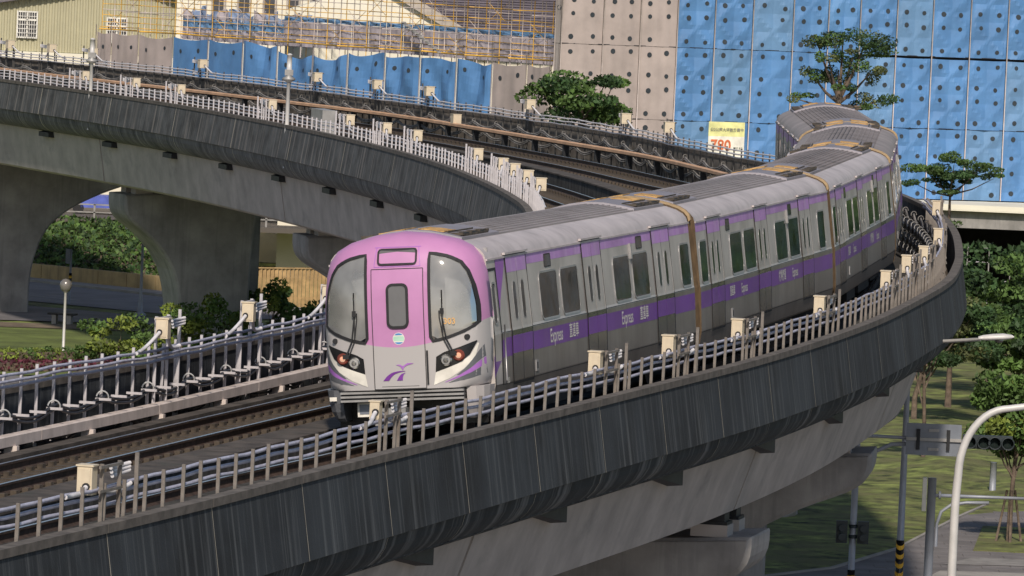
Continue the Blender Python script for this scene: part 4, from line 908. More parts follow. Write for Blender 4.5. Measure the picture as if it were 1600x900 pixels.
# cab side door on both sides
for sgn in (-1,1):
    q=side_patch(1.0,1.55,.95,3.0,.004,sgn); cd=q.obj('cab_door',K['steel'],c0)
    q=MB(); side_pane(q,1.12,1.40,2.05,2.75,.08,.012,sgn); q.obj('door_window',K['glassd'],cd); q=MB(); side_pane(q,1.12,1.40,2.05,2.75,.08,.022,sgn,0,.035); q.obj('window_trim',K['frame'],cd)
    q=MB(); side_patch(1.56,1.63,.92,3.02,.012,sgn,q); side_patch(.97,1.0,.92,3.02,.012,sgn,q); side_patch(.97,1.63,2.98,3.03,.012,sgn,q); q.obj('door_recess',K['rubber'],cd)
    q=MB(); q.tube([(1.68,sgn*1.56,1.0),(1.68,sgn*1.56,2.0)],.015,6); q.obj('grab_handle',K['frame'],cd)
# ------------------------------------------------------------------ ground, road, paths
def sheet(name,pts,z,m,holes=None):
    q=MB(); q.v+=[(x,y,z) for x,y in pts]; q.face(list(range(len(pts)))); return q.obj(name,K[m],kind='structure')
q=MB()
def gh(x,y):
    """ground height: gentle grassed mound right of the viaduct, lawn elsewhere"""
    m=sm(y,235,262)*sm(x,8,14)*(1-sm(y,292,312))
    return GZ-.02+.55*m*(.6+.4*math.sin(x*.35+1)*math.cos(y*.12))+.18*m*math.sin(x*1.1)*math.sin(y*.31)
gx=[-4000,-900,-300,-90]+[-60+2*k for k in range(61)]+[90,300,900,4000]; gy=[-200,0,100,160]+[200+2.5*k for k in range(60)]+[360,380,420,600,1200,2600,9000]
rings=[[(x,y,gh(x,y)) for x in gx] for y in gy]; q.loft(rings,False,0,smooth=True); q.obj('ground',K['grass'],kind='structure')
def grid_sheet(name,pts,dz,m):
    """flat paved area, kept 3 cm proud of the soil"""
    q=MB(); q.v+=[(x,y,GZ+dz) for x,y in pts]; q.face(list(range(len(pts)))); q.v+=[(x,y,GZ-.3) for x,y in pts]; n=len(pts)
    for k in range(n): q.face((k,n+k,n+(k+1)%n,(k+1)%n))
    return q.obj(name,K[m],kind='structure')
grid_sheet('paved_plaza',[(-2,190),(30,190),(30,262),(22.5,262),(18.7,253.5),(15.5,239.9),(12.7,226.6),(10.3,218.9),(7.6,214.5),(-2,206)],.03,'paver')
q=MB()      # courses of the paving, recessed joints as fine raised pavers would be too many: long slabs
for k in range(46):
    y=214+k*1.0; x0=11.2+max(0,(y-219))*.235; 
    for j in range(9):
        a=x0+.25+j*1.3+(k%2)*.6; q.box(a,a+1.27,y,y+.94,GZ+.0,GZ+.042)
q.obj('paving_slabs',K['paver'],kind='stuff')
grid_sheet('planting_strip',[(15.2,227.2),(22,227.2),(22,236.5),(16.1,236.5)],.075,'grass')
sheet('pale_paving_band',[(13.9,221.9),(22,223.4),(22,225.2),(15.0,224.6)],GZ+.055,'kerbd')
sheet('pale_paving_band',[(13.2,217.5),(22,219.2),(22,220.8),(13.7,219.6)],GZ+.055,'kerb')
q=MB()
for a,b in zip([(7.9,214.9),(10.3,218.9),(12.7,226.6),(15.5,239.9),(18.7,253.5)],[(10.3,218.9),(12.7,226.6),(15.5,239.9),(18.7,253.5),(22.5,262)]): q.beam((*a,GZ+.03),(*b,GZ+.03),.12,.12)
q.obj('kerb',K['kerb'],kind='structure')
t=thing('boulder','pale broken concrete slab lying on the grass beside the pier tip','rubble',(9.3,239,GZ))
q=MB(); rr=random.Random(3); ring=lambda h,s_:[(math.cos(a)*s_*rr.uniform(.8,1.15)*1.0,math.sin(a)*s_*rr.uniform(1.6,2.2),h+rr.uniform(-.05,.05)) for a in [2*PI*k/9 for k in range(9)]]
q.loft([ring(-.1,.8),ring(.12,.7),ring(.22,.4)],True,0,True); q.obj('slab',K['kerb'],t)
sheet('paved_ground',[(-120,0),(60,0),(40,188),(-2,188),(-2,214),(7,214),(6.5,288),(-40,288),(-120,270)],GZ+.10,'paver')
# left: lawn, path, road, ochre wall, hedge bank
sheet('lawn',[(-40,290),(-9,290),(-14,322),(-40,318)],GZ+.02,'grassy')
sheet('paved_path',[(-40,322.5),(-15.4,327.5),(-15.8,331),(-19,335),(-24,338.5),(-40,340)],GZ+.03,'paver')
sheet('bare_ground',[(-40,318.2),(-14.2,322.6),(-14.6,325.6),(-40,322.2)],GZ+.012,'soil')
sheet('road',[(-70,343.5),(-23,341.6),(-14,334),(-8,338),(-16.8,349.6),(-24.6,358.6),(-70,362)],GZ+.015,'asphalt')
sheet('lane_marking',[(-24.6,347.2),(-21.0,343.9),(-20.9,344.2),(-24.5,347.6)],GZ+.021,'kerb')
grid_sheet('pavement',[(-70,362.2),(-24.6,358.8),(-16.8,349.9),(-8,338.4),(-7.4,340),(-16.6,354.2),(-24.7,361.6),(-70,365)],.13,'kerb')
w=thing('retaining_wall','low ochre stained retaining wall behind the road, below the dark hedge','wall')
for k in range(9):
    a=Vector((-30,366,0)).lerp(Vector((-16.2,352.6,0)),k/9); b=Vector((-30,366,0)).lerp(Vector((-16.2,352.6,0)),(k+1)/9); d=(b-a).normalized()*.02
    q=MB(); q.beam((*(a+d).xy,GZ+.40),(*(b-d).xy,GZ+.40),.3,.86); q.obj('wall_panel',K['yellowwall'],w)
q=MB(); q.beam((-16.0,352.3,GZ+1.0),(-13.5,349.5,GZ+1.0),.3,2.2); q.obj('end_wall',K['parapet'],w)
# ------------------------------------------------------------------ foliage
def leaves(q,c,rad,n,size,rnd,mi=0,flat=.0,shell=.55):
    for k in range(n):
        while True:
            p=Vector((rnd.uniform(-1,1),rnd.uniform(-1,1),rnd.uniform(-1,1)))
            if p.length<=1: break
        l=p.length; p=p*((shell+(1-shell)*l)/max(l,.05)) if rnd.random()<.7 else p
        P=Vector((c[0]+p.x*rad[0],c[1]+p.y*rad[1],c[2]+p.z*rad[2]))
        nrm=Vector((rnd.gauss(0,1),rnd.gauss(0,1),rnd.gauss(.5+flat,.8))).normalized()
        a=nrm.orthogonal().normalized(); b=nrm.cross(a); an=rnd.uniform(0,PI); a,b=a*math.cos(an)+b*math.sin(an),b*math.cos(an)-a*math.sin(an)
        s=size*rnd.uniform(.6,1.4); q.quad(P-a*s,P-b*s*.55,P+a*s,P+b*s*.55,mi)
def tree(name,label,base,H,crown,seed,mats,n=2600,size=.13,trunk=.16,clumps=16,limbs=7,flat=0,group=None,lean=(0,0),cl=(.30,.5),shell=.55,cat='tree',blobs=None,fork=None):
    """crown: (dx,dy,zc,rx,ry,rz) relative to the base"""
    rnd=random.Random(seed); t=thing(name,label,cat,base,(0,0,0),group)
    dx,dy,zc,rx,ry,rz=crown; q=MB(); top=Vector((dx*.8+lean[0],dy*.8,zc))
    q.tube([(0,0,-.2),(lean[0]*.3,0,zc*.3),(dx*.4+lean[0]*.7,dy*.4,zc*.65),tuple(top)],[trunk,trunk*.85,trunk*.65,trunk*.35],8)
    q.obj('trunk',K['bark'],t); cents=[]
    for k in range(clumps):
        a=2.4*k+rnd.uniform(-.4,.4); u=rnd.uniform(.35,.9); h=rnd.uniform(-.75,.85)
        cents.append(Vector((dx+rx*u*math.cos(a)*math.sqrt(max(.15,1-h*h*.8)),dy+ry*u*math.sin(a)*math.sqrt(max(.15,1-h*h*.8)),zc+rz*h)))
    q=MB()
    if blobs:
        for x,z,a,b in blobs:
            h=fork+(z-fork)*.12 if z>fork else z-.25; s0=Vector((0,0,min(h,fork+.8))); c=Vector((x,rnd.uniform(-.5,.5),z-.05)); m=s0.lerp(c,.5)+Vector((0,0,-.12)); q.tube([tuple(s0),tuple(m),tuple(c)],[trunk*.5,trunk*.33,trunk*.12],6)
    for k in range(0 if blobs else limbs):
        c=cents[k%len(cents)]; s0=Vector((dx*.3,dy*.3,zc*rnd.uniform(.45,.85))); m=(s0+c)/2+Vector((0,0,-.1*rz)); q.tube([tuple(s0),tuple(m),tuple(c)],[trunk*.42,trunk*.28,trunk*.1],6)
    q.obj('limbs',K['bark'],t)
    nm=len(mats); q=MB()
    if blobs:
        for x,z,a,b in blobs: 
            for j in range(int(a/.22)+1):
                y=rnd.uniform(-.6,.6)*ry; leaves(q,(x+rnd.uniform(-.9,.9)*a,y,z+rnd.uniform(-1,1)*b),(a*rnd.uniform(.45,.8),.7,b*rnd.uniform(.5,1.3)),int(n*a*b/sum(p[2]*p[3] for p in blobs)/(int(a/.22)+1)),size,rnd,rnd.randrange(nm),flat,shell)
        cents=[]
    for k,c in enumerate(cents):
        r_=rnd.uniform(*cl); leaves(q,c,(rx*r_,ry*r_,rz*r_*(.8 if not flat else .35)),n//clumps,size,rnd,rnd.randrange(nm),flat,shell)
    q.obj('crown',[K[m] for m in mats],t); return t
tree('round_tree','dense round green tree in front of the tall grey tarpaulins',(2.7,322,-5),7,(0.2,0,5.95,2.65,2.2,1.15),11,['leafm','leafd','leafm'],5200,.12,.16,26,10,cl=(.26,.42))
tree('spreading_tree','tall sparse spreading tree with a bare forked trunk above the rearmost train car',(13.5,300,-5),8,(.0,0,7.5,2.0,1.9,1.45),23,['leafo','leafd','leafm'],9500,.062,.2,15,12,flat=.8,shell=.2,fork=6.7,blobs=[(.95,9.4,1.1,.34),(-1.0,9.3,.75,.28),(.05,9.6,.7,.24),(-1.15,7.98,.7,.2),(-.1,8.25,.6,.34),(1.25,8.25,.6,.28),(.1,7.7,.5,.2),(-1.7,6.98,.5,.16),(1.6,7.02,.75,.2),(1.05,6.75,.5,.18),(-.55,8.75,.5,.2),(.5,8.9,.5,.2)])
tree('layered_tree','small layered tree beside the far end of the bend, in front of blue tarpaulins',(19.6,320,-5.2),4,(0,0,3.0,1.95,1.8,.85),31,['leafm','leafd'],9000,.062,.1,18,12,flat=.6,shell=.2,fork=2.5,blobs=[(-1.2,3.78,.75,.2),(.1,4.15,.6,.22),(1.3,3.9,.8,.18),(-.6,3.35,.8,.2),(.8,3.4,.8,.2),(1.9,3.5,.45,.13),(0,3.65,.8,.22),(-1.6,3.1,.4,.13),(.2,2.9,.7,.14)])
tree('shrub','low bushy growth spilling over the parapet end beside the layered tree',(18.2,316,-5.0),1,(0,0,1.0,1.7,1.2,.5),33,['leafm','leafd'],1500,.09,.04,10,3,cat='shrub')
tree('young_tree','staked young tree with a bright yellow green crown beside the traffic lights',(16.6,231.0,GZ),5,(.2,0,4.2,1.75,1.6,1.6),41,['leafy','leafm','leafm'],9500,.095,.10,32,9,cl=(.24,.4))
for k,(dx,dy) in enumerate(((-.45,-.1),(.42,.1),(.0,-.45))):
    q=MB(); q.tube([(dx,dy,-.05),(dx*.3,dy*.3,1.75)],.045,6); q.obj('stake',K['bark'],bpy.data.objects['young_tree'])
tree('slender_tree','open crowned tree with a pale trunk at the top of the grass slope',(16.3,283,GZ),5,(.9,0,3.9,2.7,2.0,1.5),43,['leafo','leafd','leafd'],7500,.10,.13,24,9,cl=(.26,.4),shell=.3)
tree('slender_tree','thin trunked tree on the grass slope, directly behind the back of the sign',(15.5,262,GZ),5,(-.2,0,4.6,1.6,1.3,.9),44,['leafd','leafo'],2400,.10,.09,12,5,cl=(.26,.4),shell=.3)
MT=[((20.5,302,GZ),(0,0,4.6,3.0,2.6,1.9),['leafd','leafd','leafm'],'large dark green tree against the underpass, left of three'),((24.5,309,GZ),(0,0,4.9,3.2,2.6,2.0),['leafd','leafm'],'large dark green tree against the underpass, at the right edge'),((17.9,312,GZ),(.4,0,4.2,2.2,2.0,1.6),['leafm','leafd','leafo'],'dark green tree just right of the viaduct bend'),((20.9,290,GZ),(0,0,3.0,2.1,2.0,1.1),['leafd','leafm'],'lower dark tree behind the curved lamp head'),((18.2,292,GZ),(0,0,3.6,1.9,1.6,1.2),['leafm','leafy'],'yellowish green small tree right below the viaduct bend'),((23.5,284,GZ),(0,0,3.1,2.4,2.0,1.2),['leafm','leafy'],'mid green tree at the right edge behind the young tree'),((28.5,300,GZ),(0,0,4.6,3.0,2.6,1.8),['leafd'],'dark green tree beyond the right edge of the underpass')]
for k,(b,c,m,l) in enumerate(MT): tree('leafy_tree',l,b,5,c,60+k,m,6000,.14,.15,26,7,group='trees on the slope right of the viaduct',cl=(.26,.42))
# unseen trees added to darken the car window reflections (enlarged leafy trees)
rb=random.Random(12); src=[o for o in scene.collection.objects if o.name.startswith('leafy_tree')]
for k in range(20):
    s0=src[k%2]; c=s0.copy(); scene.collection.objects.link(c); c.location=(31+rb.uniform(0,6)+(k%9)*9.5,232+(k//9)*42+rb.uniform(-8,8),GZ); sc_=rb.uniform(1.7,2.3); c.scale=(sc_,sc_,sc_); c.rotation_euler=(0,0,rb.uniform(0,6))
    c['label']='tall dark tree beyond the right edge, added for the car window reflections'; c['group']='unseen trees added for window reflections'
    for ch in s0.children: d=ch.copy(); scene.collection.objects.link(d); d.parent=c
# shrubs behind the near inner parapet (they stand on the ground below it, seen over the wall)
SH=[((-13.9,300,GZ),(0,0,1.5,1.5,1.0,1.1),['leafy','leafm'],'light green shrub behind the leftmost inner junction box'),((-12.2,303,GZ),(0,0,1.6,1.4,1.0,1.3),['leafm','leafy'],'broad green shrub between the first two inner junction boxes'),((-16.4,297,GZ),(0,0,1.2,1.7,1.0,1.0),['leafy','leafm'],'light green shrub at the foot of the globe lamp'),((-10.3,307,GZ),(0,0,2.2,1.4,1.0,1.4),['leafm','leafy'],'green shrub at the foot of the middle pier'),((-8.6,312,GZ),(0,0,1.7,1.5,1.0,1.0),['leafm','leafy'],'green shrub in front of the wooden fence'),((-14.8,322,GZ),(0,0,1.0,.9,.8,.9),['leafd'],'dark shrub left of the middle pier foot'),((-10.9,336,GZ),(0,0,.9,.6,.6,.6),['leafd','leafm'],'dark climbing shrub against the wooden fence')]
for k,(b,c,m,l) in enumerate(SH): tree('shrub',l,b,2,c,80+k,m,1800,.10,.05,12,4,group='shrubs below the viaduct',cl=(.3,.45),cat='shrub')
def hedge(name,label,pts,w,h,m,n,size,seed,z0=GZ,cat='hedge'):
    rnd=random.Random(seed); t=thing(name,label,cat,(0,0,0)); q=MB(); tot=sum(math.dist(a,b) for a,b in zip(pts,pts[1:]))
    for a,b in zip(pts,pts[1:]):
        L=math.dist(a,b); k=int(L/.5)+1
        for i in range(k):
            u=(i+.5)/k; x=a[0]+(b[0]-a[0])*u; y=a[1]+(b[1]-a[1])*u; leaves(q,(x,y,z0+h/2),(.38,w/2,h/2*rnd.uniform(.85,1.15)),int(n*.5/tot)+2,size,rnd,rnd.randrange(len(m)),0,.6)
    o=q.obj('foliage',[K[x] for x in m],t,kind='stuff'); q=MB()
    for a,b in zip(pts,pts[1:]): q.beam((*a,z0+h*.4),(*b,z0+h*.4),w*.6,h*.7)
    q.obj('branches',K['bark'],t); return t
hedge('clipped_hedge','clipped yellow green hedge along the lawn edge, lower left',[(-24,293),(-16.6,299),(-12.4,303)],1.0,.75,['leafy','leafy','leafm'],5200,.09,5)
hedge('purple_hedge','low dark purple hedge in front of the yellow green hedge',[(-24,289.5),(-14.5,296)],.8,.5,['leafr'],2600,.09,6)
# green bank behind the ochre wall
rnd=random.Random(9); q=MB()
bank=thing('hedge_bank','steep bank of dark green creepers between the ochre wall and the road deck','hedge bank')
rings=[[(-32+i*1.5,368.2-(i*1.5)*.97+dy,z) for i in range(13)] for dy,z in ((0,GZ+.5),(2.2,GZ+1.2),(6.5,GZ+2.1),(12,GZ+2.5))]
q.loft(rings,False,0,smooth=True); q.obj('bank_soil',K['soil'],bank)
q=MB()
for k in range(9500):
    i=rnd.uniform(0,17.5); v=rnd.random(); y=368.6-i*.97+11.5*v**1.2; z=GZ+.5+2.0*(1-(1-v)**1.9)
    leaves(q,(-32+i,y,z+.2),(.3,.3,.22),1,.15,rnd,rnd.randrange(3),0,.2)
q.obj('creepers',[K['leafd'],K['leafm'],K['leafm']],bank,kind='stuff')
t=thing('road_deck','dark concrete road deck edge above the creeper bank, far left','road deck')
q=MB(); q.box(-60,-6,369.5,384,-8.0,-7.75); q.obj('deck_slab',K['coping'],t); q=MB(); q.box(-60,-6,383.8,384.2,-8.6,-5.0); q.obj('rear_wall',K['cream'],t)
for x in range(-58,-6,3):
    q=MB(); q.box(x-.05,x+.05,370.2,370.3,-7.75,-6.95); q.obj('railing_post',K['boxgrey'],t)
q=MB(); q.box(-60,-6,370.2,370.26,-7.0,-6.93); q.box(-60,-6,370.2,370.26,-7.4,-7.34); q.obj('railing_bar',K['boxgrey'],t)
t=thing('parked_truck','blue truck glimpsed through the gap between the left piers','truck',(-22.2,377,-7.75),(0,0,.1))
q=MB(); q.box(-1.0,1.2,-.9,.9,.35,1.0); q.obj('cargo_box',K['truckblue'],t); q=MB(); q.box(1.25,2.3,-.85,.85,.35,1.05); q.quad((1.5,-.86,1.05),(2.1,-.86,1.05),(2.0,-.7,1.3),(1.5,-.7,1.3)); q.obj('cab',K['truckblue'],t)
for x in (-1.1,1.6):
    q=MB(); q.lathe([(.3,-.9),(.3,-.7)],(x,0,.3),14,0,'y'); q.obj('wheel',K['rubber'],t)
# wooden fence
t=thing('wooden_fence','tan vertical board fence behind the middle pier','fence')
for k in range(34):
    x=-13.4+k*.19; y=343.5+k*.12; q=MB(); h=1.95+rnd.uniform(-.03,.03); q.box(x-.085,x+.085,y-.02,y+.02,GZ-.05,GZ+h); q.obj('board',K['wood'],t)
q=MB(); q.beam((-13.5,343.4,GZ+1.98),(-6.9,347.6,GZ+1.98),.12,.06); q.beam((-13.5,343.65,GZ+.5),(-6.9,347.85,GZ+.5),.08,.1); q.obj('fence_rail',K['wood'],t)
# bench, lamps, sign pole
t=thing('park_bench','dark slab bench on the path beside the left pier','bench',(-20.6,325.2,GZ),(0,0,-.15))
q=MB(); q.box(-.65,.65,-.3,.3,.42,.5); q.obj('seat',K['dark'],t)
for x in (-.35,.35): q=MB(); q.box(x-.1,x+.1,-.25,.25,0,.42); q.obj('leg',K['kerb'],t)
t=thing('globe_lamp','short white lamp post with a smoky glass globe on the lawn','lamp post',(-19.1,303,GZ))
q=MB(); q.lathe([(.14,0),(.12,.1),(.065,.15),(.055,2.70),(.10,2.75)],seg=12); q.obj('post',K['polew'],t)
q=MB(); q.lathe([(.08,2.75),(.17,2.80),(.235,2.92),(.255,3.04),(.235,3.17),(.14,3.29),(.02,3.32)],seg=18); q.obj('globe',K['globe'],t)
t=thing('sign_post','grey road sign post with a striped sleeve beside the road, seen edge on','sign post',(-21.3,341,GZ))
q=MB(); q.tube([(0,0,0),(0,0,2.6)],.05,8); q.obj('post',K['polep'],t); q=MB(); q.box(-.26,.02,-.02,.02,1.95,2.65); q.obj('sign_plate',K['signback'],t)
q=MB(); q.tube([(0,0,.9),(0,0,1.5)],.075,8); s_=q.obj('warning_sleeve',K['black'],t); 
for k in range(2): q=MB(); q.tube([(0,0,1.0+.25*k),(0,0,1.12+.25*k)],.079,8); q.obj('yellow_band',K['yel'],s_)
t=thing('street_lamp','slim grey street lamp standing on the grass before the hedge bank','street lamp',(-17.5,334,GZ))
q=MB(); q.lathe([(.28,0),(.26,.12),(.12,.2),(.10,.7),(.075,1.0),(.05,4.1)],seg=10); q.obj('pole',K['polep'],t); q=MB(); q.beam((-.5,0,4.1),(.0,0,4.12),.08,.08); q.beam((-.85,0,4.12),(-.45,0,4.1),.16,.1); q.obj('lamp_head',K['polew'],t)
# ------------------------------------------------------------------ wrapped buildings
def tarp(name,parent,o,du,w,z0,z1,m,style,seed,sag=0,vents=(2,4),vr=.125):
    """tarpaulin panel: o = left end (x,y), du = unit vector along the wall"""
    rnd=random.Random(seed); nv=Vector((du[1],-du[0],0)); q=MB(); N=16; h=z1-z0; a=rnd.uniform(.6,1.1)
    cx,cz=rnd.uniform(.4,.6),rnd.uniform(.4,.6)
    if not isinstance(style,str): style='plain'
    def dep(u,v):
        d=.05*math.sin(PI*u)
        if style=='star':
            x,z=(u-.5)*2,((v*2+.25*(seed%2))%1-.5)*2; d+=.24*a*min(abs(x),abs(z))-.12*a*max(abs(x),abs(z))+.012*math.sin(9*u+11*v+seed)
        elif style=='slack':
            x,z=(u-cx)*2,(v-cz)*2; d+=.55*a*min(abs(x),abs(z)*1.2)-.26*abs(z)+.05*math.sin(5*x+7*z+seed)+.03*math.sin(13*u-9*v+seed)
        else: d+=.022*math.sin(7*u+4*v+seed)+.012*math.sin(23*u+seed)
        return d*min(1,8*u,8*(1-u),1)
    def P(u,v,e=0):
        zt=z1-sag*4*u*(1-u)*a-(.12*math.sin(5*u+seed) if style=='slack' else 0); z=z0+(zt-z0)*v; d=dep(u,v)+e
        return (o[0]+du[0]*w*u+nv.x*d,o[1]+du[1]*w*u+nv.y*d,z)
    q.loft([[P(i/N,j/N) for i in range(N+1)] for j in range(N+1)],False,0,smooth=(style=='plain'))
    ob=q.obj(name,K[m],parent)
    q=MB()
    for i in range(vents[0]):
        for j in range(vents[1]):
            if rnd.random()<.06: continue
            u=(i+.5)/vents[0]+rnd.uniform(-.03,.03); v=(j+.5)/vents[1]+rnd.uniform(-.02,.02)+(.03 if j%2 else -.03)
            n=len(q.v); R_=vr*rnd.uniform(.85,1.1)
            for k in range(9):
                an=2*PI*k/9; q.v.append(P(min(.99,max(.01,u+R_*math.cos(an)/w)),min(.99,max(.01,v+R_*math.sin(an)/h)),.02))
            q.face([n+k for k in range(9)])
    q.obj('vent_holes',K['vent'],ob,kind='stuff'); return ob
A=Vector((1.55,350)); B=Vector((27.4,359.6)); L=(B-A).length; D_=(B-A)/L
rw=thing('wrapped_building','tall building wrapped in grey and bright blue tarpaulins on scaffold poles','building')
edges=[.05,.55]+[.55+(2.03 if k==0 else 1.965)*1 for k in (0,)]
px=[872,882,946,1003,1060,1118,1177,1240,1295,1345,1403,1460,1520,1580,1640]
edges=[(p-872)/728*25.15 for p in px]
rows=[(-4.25,-.71),(-.70,2.915),(2.93,6.6)]
for c in range(len(edges)-1):
    for r_,(z0,z1) in enumerate(rows):
        z1_=z1-(0.0 if c<9 or r_!=1 else .09)
        w=edges[c+1]-edges[c]-.05; o=A+D_*(edges[c]+.025)
        m='tarpgd' if c==0 else ('tarpg' if c<4 else ('tarpb' if (c*3+r_*5)%4 else 'tarpb2'))
        tarp('tarpaulin',rw,(o.x,o.y),(D_.x,D_.y),w,z0,z1_-.005,m,'plain' if c<4 else 'star',c*7+r_,.025 if c>8 else .0,(1 if c==0 else 2,4) if c>0 else (1,1))
for c in range(len(edges)):
    o=A+D_*edges[c]; q=MB(); q.tube([(o.x+D_.y*.07,o.y-D_.x*.07,-4.25),(o.x+D_.y*.07,o.y-D_.x*.07,6.8)],.030,6); q.obj('scaffold_pole',K['pole'],rw)
q=MB(); C2=A+Vector((-D_.y,D_.x))*12; E2=B+D_*10
nb=Vector((-D_.y,D_.x)); f0=A+nb*.35+D_*.2; f1=B+D_*12+nb*.35; b0=f0+Vector((1.2,14)); b1=f1+nb*14
n=0; q.v+=[(p.x,p.y,z) for z in (-4.3,7) for p in (f0,f1,b1,b0)]
for ff in ((0,1,5,4),(1,2,6,5),(2,3,7,6),(3,0,4,7),(4,5,6,7),(3,2,1,0)): q.face(ff)
q.obj('building_core',K['dark'],rw)
for z in (-.70,2.93): q=MB(); q.beam((A.x,A.y+.25,z),(B.x,B.y+.25,z),.5,.05); q.obj('scaffold_deck',K['dark'],rw)
# banner hung on the wall
def on_wall(u,z,e): p=A+D_*u; return (p.x+D_.y*e,p.y-D_.x*e,z)
ub=(1114-872)/728*25.15; uw=1.93
bn=thing('banner','pale yellow and white banner with large red 780 hung on the blue wall','banner')
q=MB(); N=8; q.loft([[on_wall(ub+uw*i/N,z,.17+.02*math.sin(i*1.3+z)) for i in range(N+1)] for z in (-2.75,-2.1,-1.42)],False,0,smooth=True); q.obj('white_field',K['signw'],bn)
q=MB(); q.loft([[on_wall(ub+uw*i/N,z,.17+.02*math.sin(i*1.3+z)) for i in range(N+1)] for z in (-1.42,-1.0,-.70)],False,0,smooth=True); q.obj('yellow_field',K['signy'],bn)
az=math.atan2(D_.y,D_.x)
for txt,u,z,sz,m,bo in (('780',.66,-1.88,.74,'redink',.015),('\u842c\u8d77',1.62,-2.05,.22,'ink',.0),('\u516c2\u516c\u5bd3\u5927\u576a\u6578\u71b1\u8ce3\u4e2d',.97,-1.10,.19,'ink',.004)):
    me=text_mesh(txt,sz,K[m],bo); o=link('lettering',me,bn,on_wall(ub+u,z,.205),(PI/2,0,az))
# podium with dark underpass
pd=thing('podium','concrete podium edge with a dark underpass and pipe railings, right edge','podium')
q=MB(); q.box(12,70,346.5,385,-4.352,-4.305); q.box(12,70,346.5,350,-4.30,-4.05); q.obj('podium_slab',K['cream'],pd)
q=MB(); q.box(12,70,347.0,347.5,-5.2,-4.35); q.obj('edge_beam',K['pier'],pd)
q=MB(); q.box(12,70,384,384.4,-10.6,-4.36); q.obj('rear_wall',K['dark'],pd); q=MB(); q.box(12,70,349,383.9,GZ-.1,GZ+.12); q.obj('underpass_floor',K['deck'],pd)  # near-black wall and dark floor colours carry the underpass shade
q=MB(); q.box(17.0,20.9,346.9,347.4,-10.6,-4.35); q.obj('side_wall',K['pier'],pd)
for x in (26,34,42): q=MB(); q.box(x,x+.7,347.6,348.4,-10.5,-4.35); q.obj('column',K['pier'],pd)
rl=thing('pipe_railing','pale pipe railing in front of the dark underpass','railing')
for k in range(9):
    x=21.0+k*1.05; q=MB(); q.tube([(x,344,-10.4),(x,344,-5.9-(.0 if k<3 else .8))],.035,6); q.obj('railing_post',K['postw'],rl)
q=MB(); 
for z in (-6.0,-6.7,-7.4): q.tube([(20.8,344,z),(23.2,344,z)],.03,6)
for z in (-6.8,-7.6): q.tube([(23.2,344,z),(29.6,344,z)],.03,6)
q.obj('railing_bar',K['postw'],rl)
# left scaffold wall
A2=Vector((-23.06,384)); B2=Vector((1.45,352.3)); L2=(B2-A2).length; D2=(B2-A2)/L2
sc=thing('scaffold_screen','low scaffold with yellow rails, hung with grey and crumpled blue tarpaulins, upper left','scaffold')
ex=[-23.06,-22.2,-20.62,-18.63,-16.62,-14.68,-12.76,-10.83,-8.96,-6.98,-5.15,-3.27,-1.45,.28,1.45]
ue=[(x-A2.x)/D2.x for x in ex]
for c in range(len(ue)-1):
    w=ue[c+1]-ue[c]-.05; o=A2+D2*(ue[c]+.025); grey=c<3 or c>=12
    top=1.82 if c<6 else (1.35 if c in (6,) else (1.45 if c==7 else 1.72))
    tarp('tarpaulin',sc,(o.x,o.y),(D2.x,D2.y),w,-4.5,top,'tarpg' if grey else 'tarpb','plain' if grey or c<5 else 'slack',200+c,.18,(2 if w>1.6 else 1,4))
def on2(u,z,e=0): p=A2+D2*u; return (p.x+D2.y*e,p.y-D2.x*e,z)
for c in range(len(ue)):
    q=MB(); q.tube([on2(ue[c],-4.5,.06),on2(ue[c],2.2,.06)],.028,6); q.obj('standard',K['pole'],sc)
fr=thing('scaffolding','tangled steel and yellow scaffold frame rising behind the tarpaulins, upper left','scaffold')
k=0; u=0
while u<L2:
    for e in (-.3,-1.5):
        q=MB(); q.tube([on2(u,1.2,e),on2(u,4.9,e)],.024,5); q.obj('standard',K['pole' if (k%3) else 'poley'],fr)
    u+=1.15 if u<L2*.62 else .92; k+=1
for z,e,th,m in ((1.98,-.15,.045,'poley'),(2.12,-.15,.022,'poley'),(2.38,-.3,.020,'poley'),(2.72,-.3,.02,'poley'),(3.02,-.3,.022,'pole'),(3.35,-.3,.022,'poley'),(3.6,-1.5,.02,'poley'),(3.85,-.3,.022,'poley'),(4.15,-1.5,.02,'pole'),(4.4,-.3,.022,'poley'),(2.9,-1.5,.02,'pole')):
    n=int(L2/3.6)
    for i in range(n):
        a,b=L2*i/n,L2*(i+1)/n; j=.03*math.sin(i*2.1+z*5); q=MB(); q.tube([on2(a,z+j,e),on2(b,z-j*.6,e)],th,5); q.obj('guard_rail',K[m],fr)
k=0; u=.3
while u<L2-2:
    q=MB(); z=2.0+(k%3)*.85; q.tube([on2(u,z,-.35),on2(u+1.5,z+.95,-.35)],.014,5); q.tube([on2(u+1.5,z,-.38),on2(u,z+.95,-.38)],.014,5); q.obj('cross_brace',K['pole' if k%2 else 'poley'],fr); u+=1.7; k+=1
q=MB(); a=on2(27.4,3.4,-.2); b=on2(30.6,2.0,-.2); q.beam(a,b,.16,.08)
for j in range(9):
    t_=j/8; p=tuple(a[i]+(b[i]-a[i])*t_ for i in range(3)); q.box(p[0]-.12,p[0]+.12,p[1]-.2,p[1]+.2,p[2]-.02,p[2]+.03)
q.obj('stair',K['boxgrey'],fr)
hs=thing('hanging_sheets','pale grey and blue netting hung inside the scaffold frame, upper left','netting')
n=16
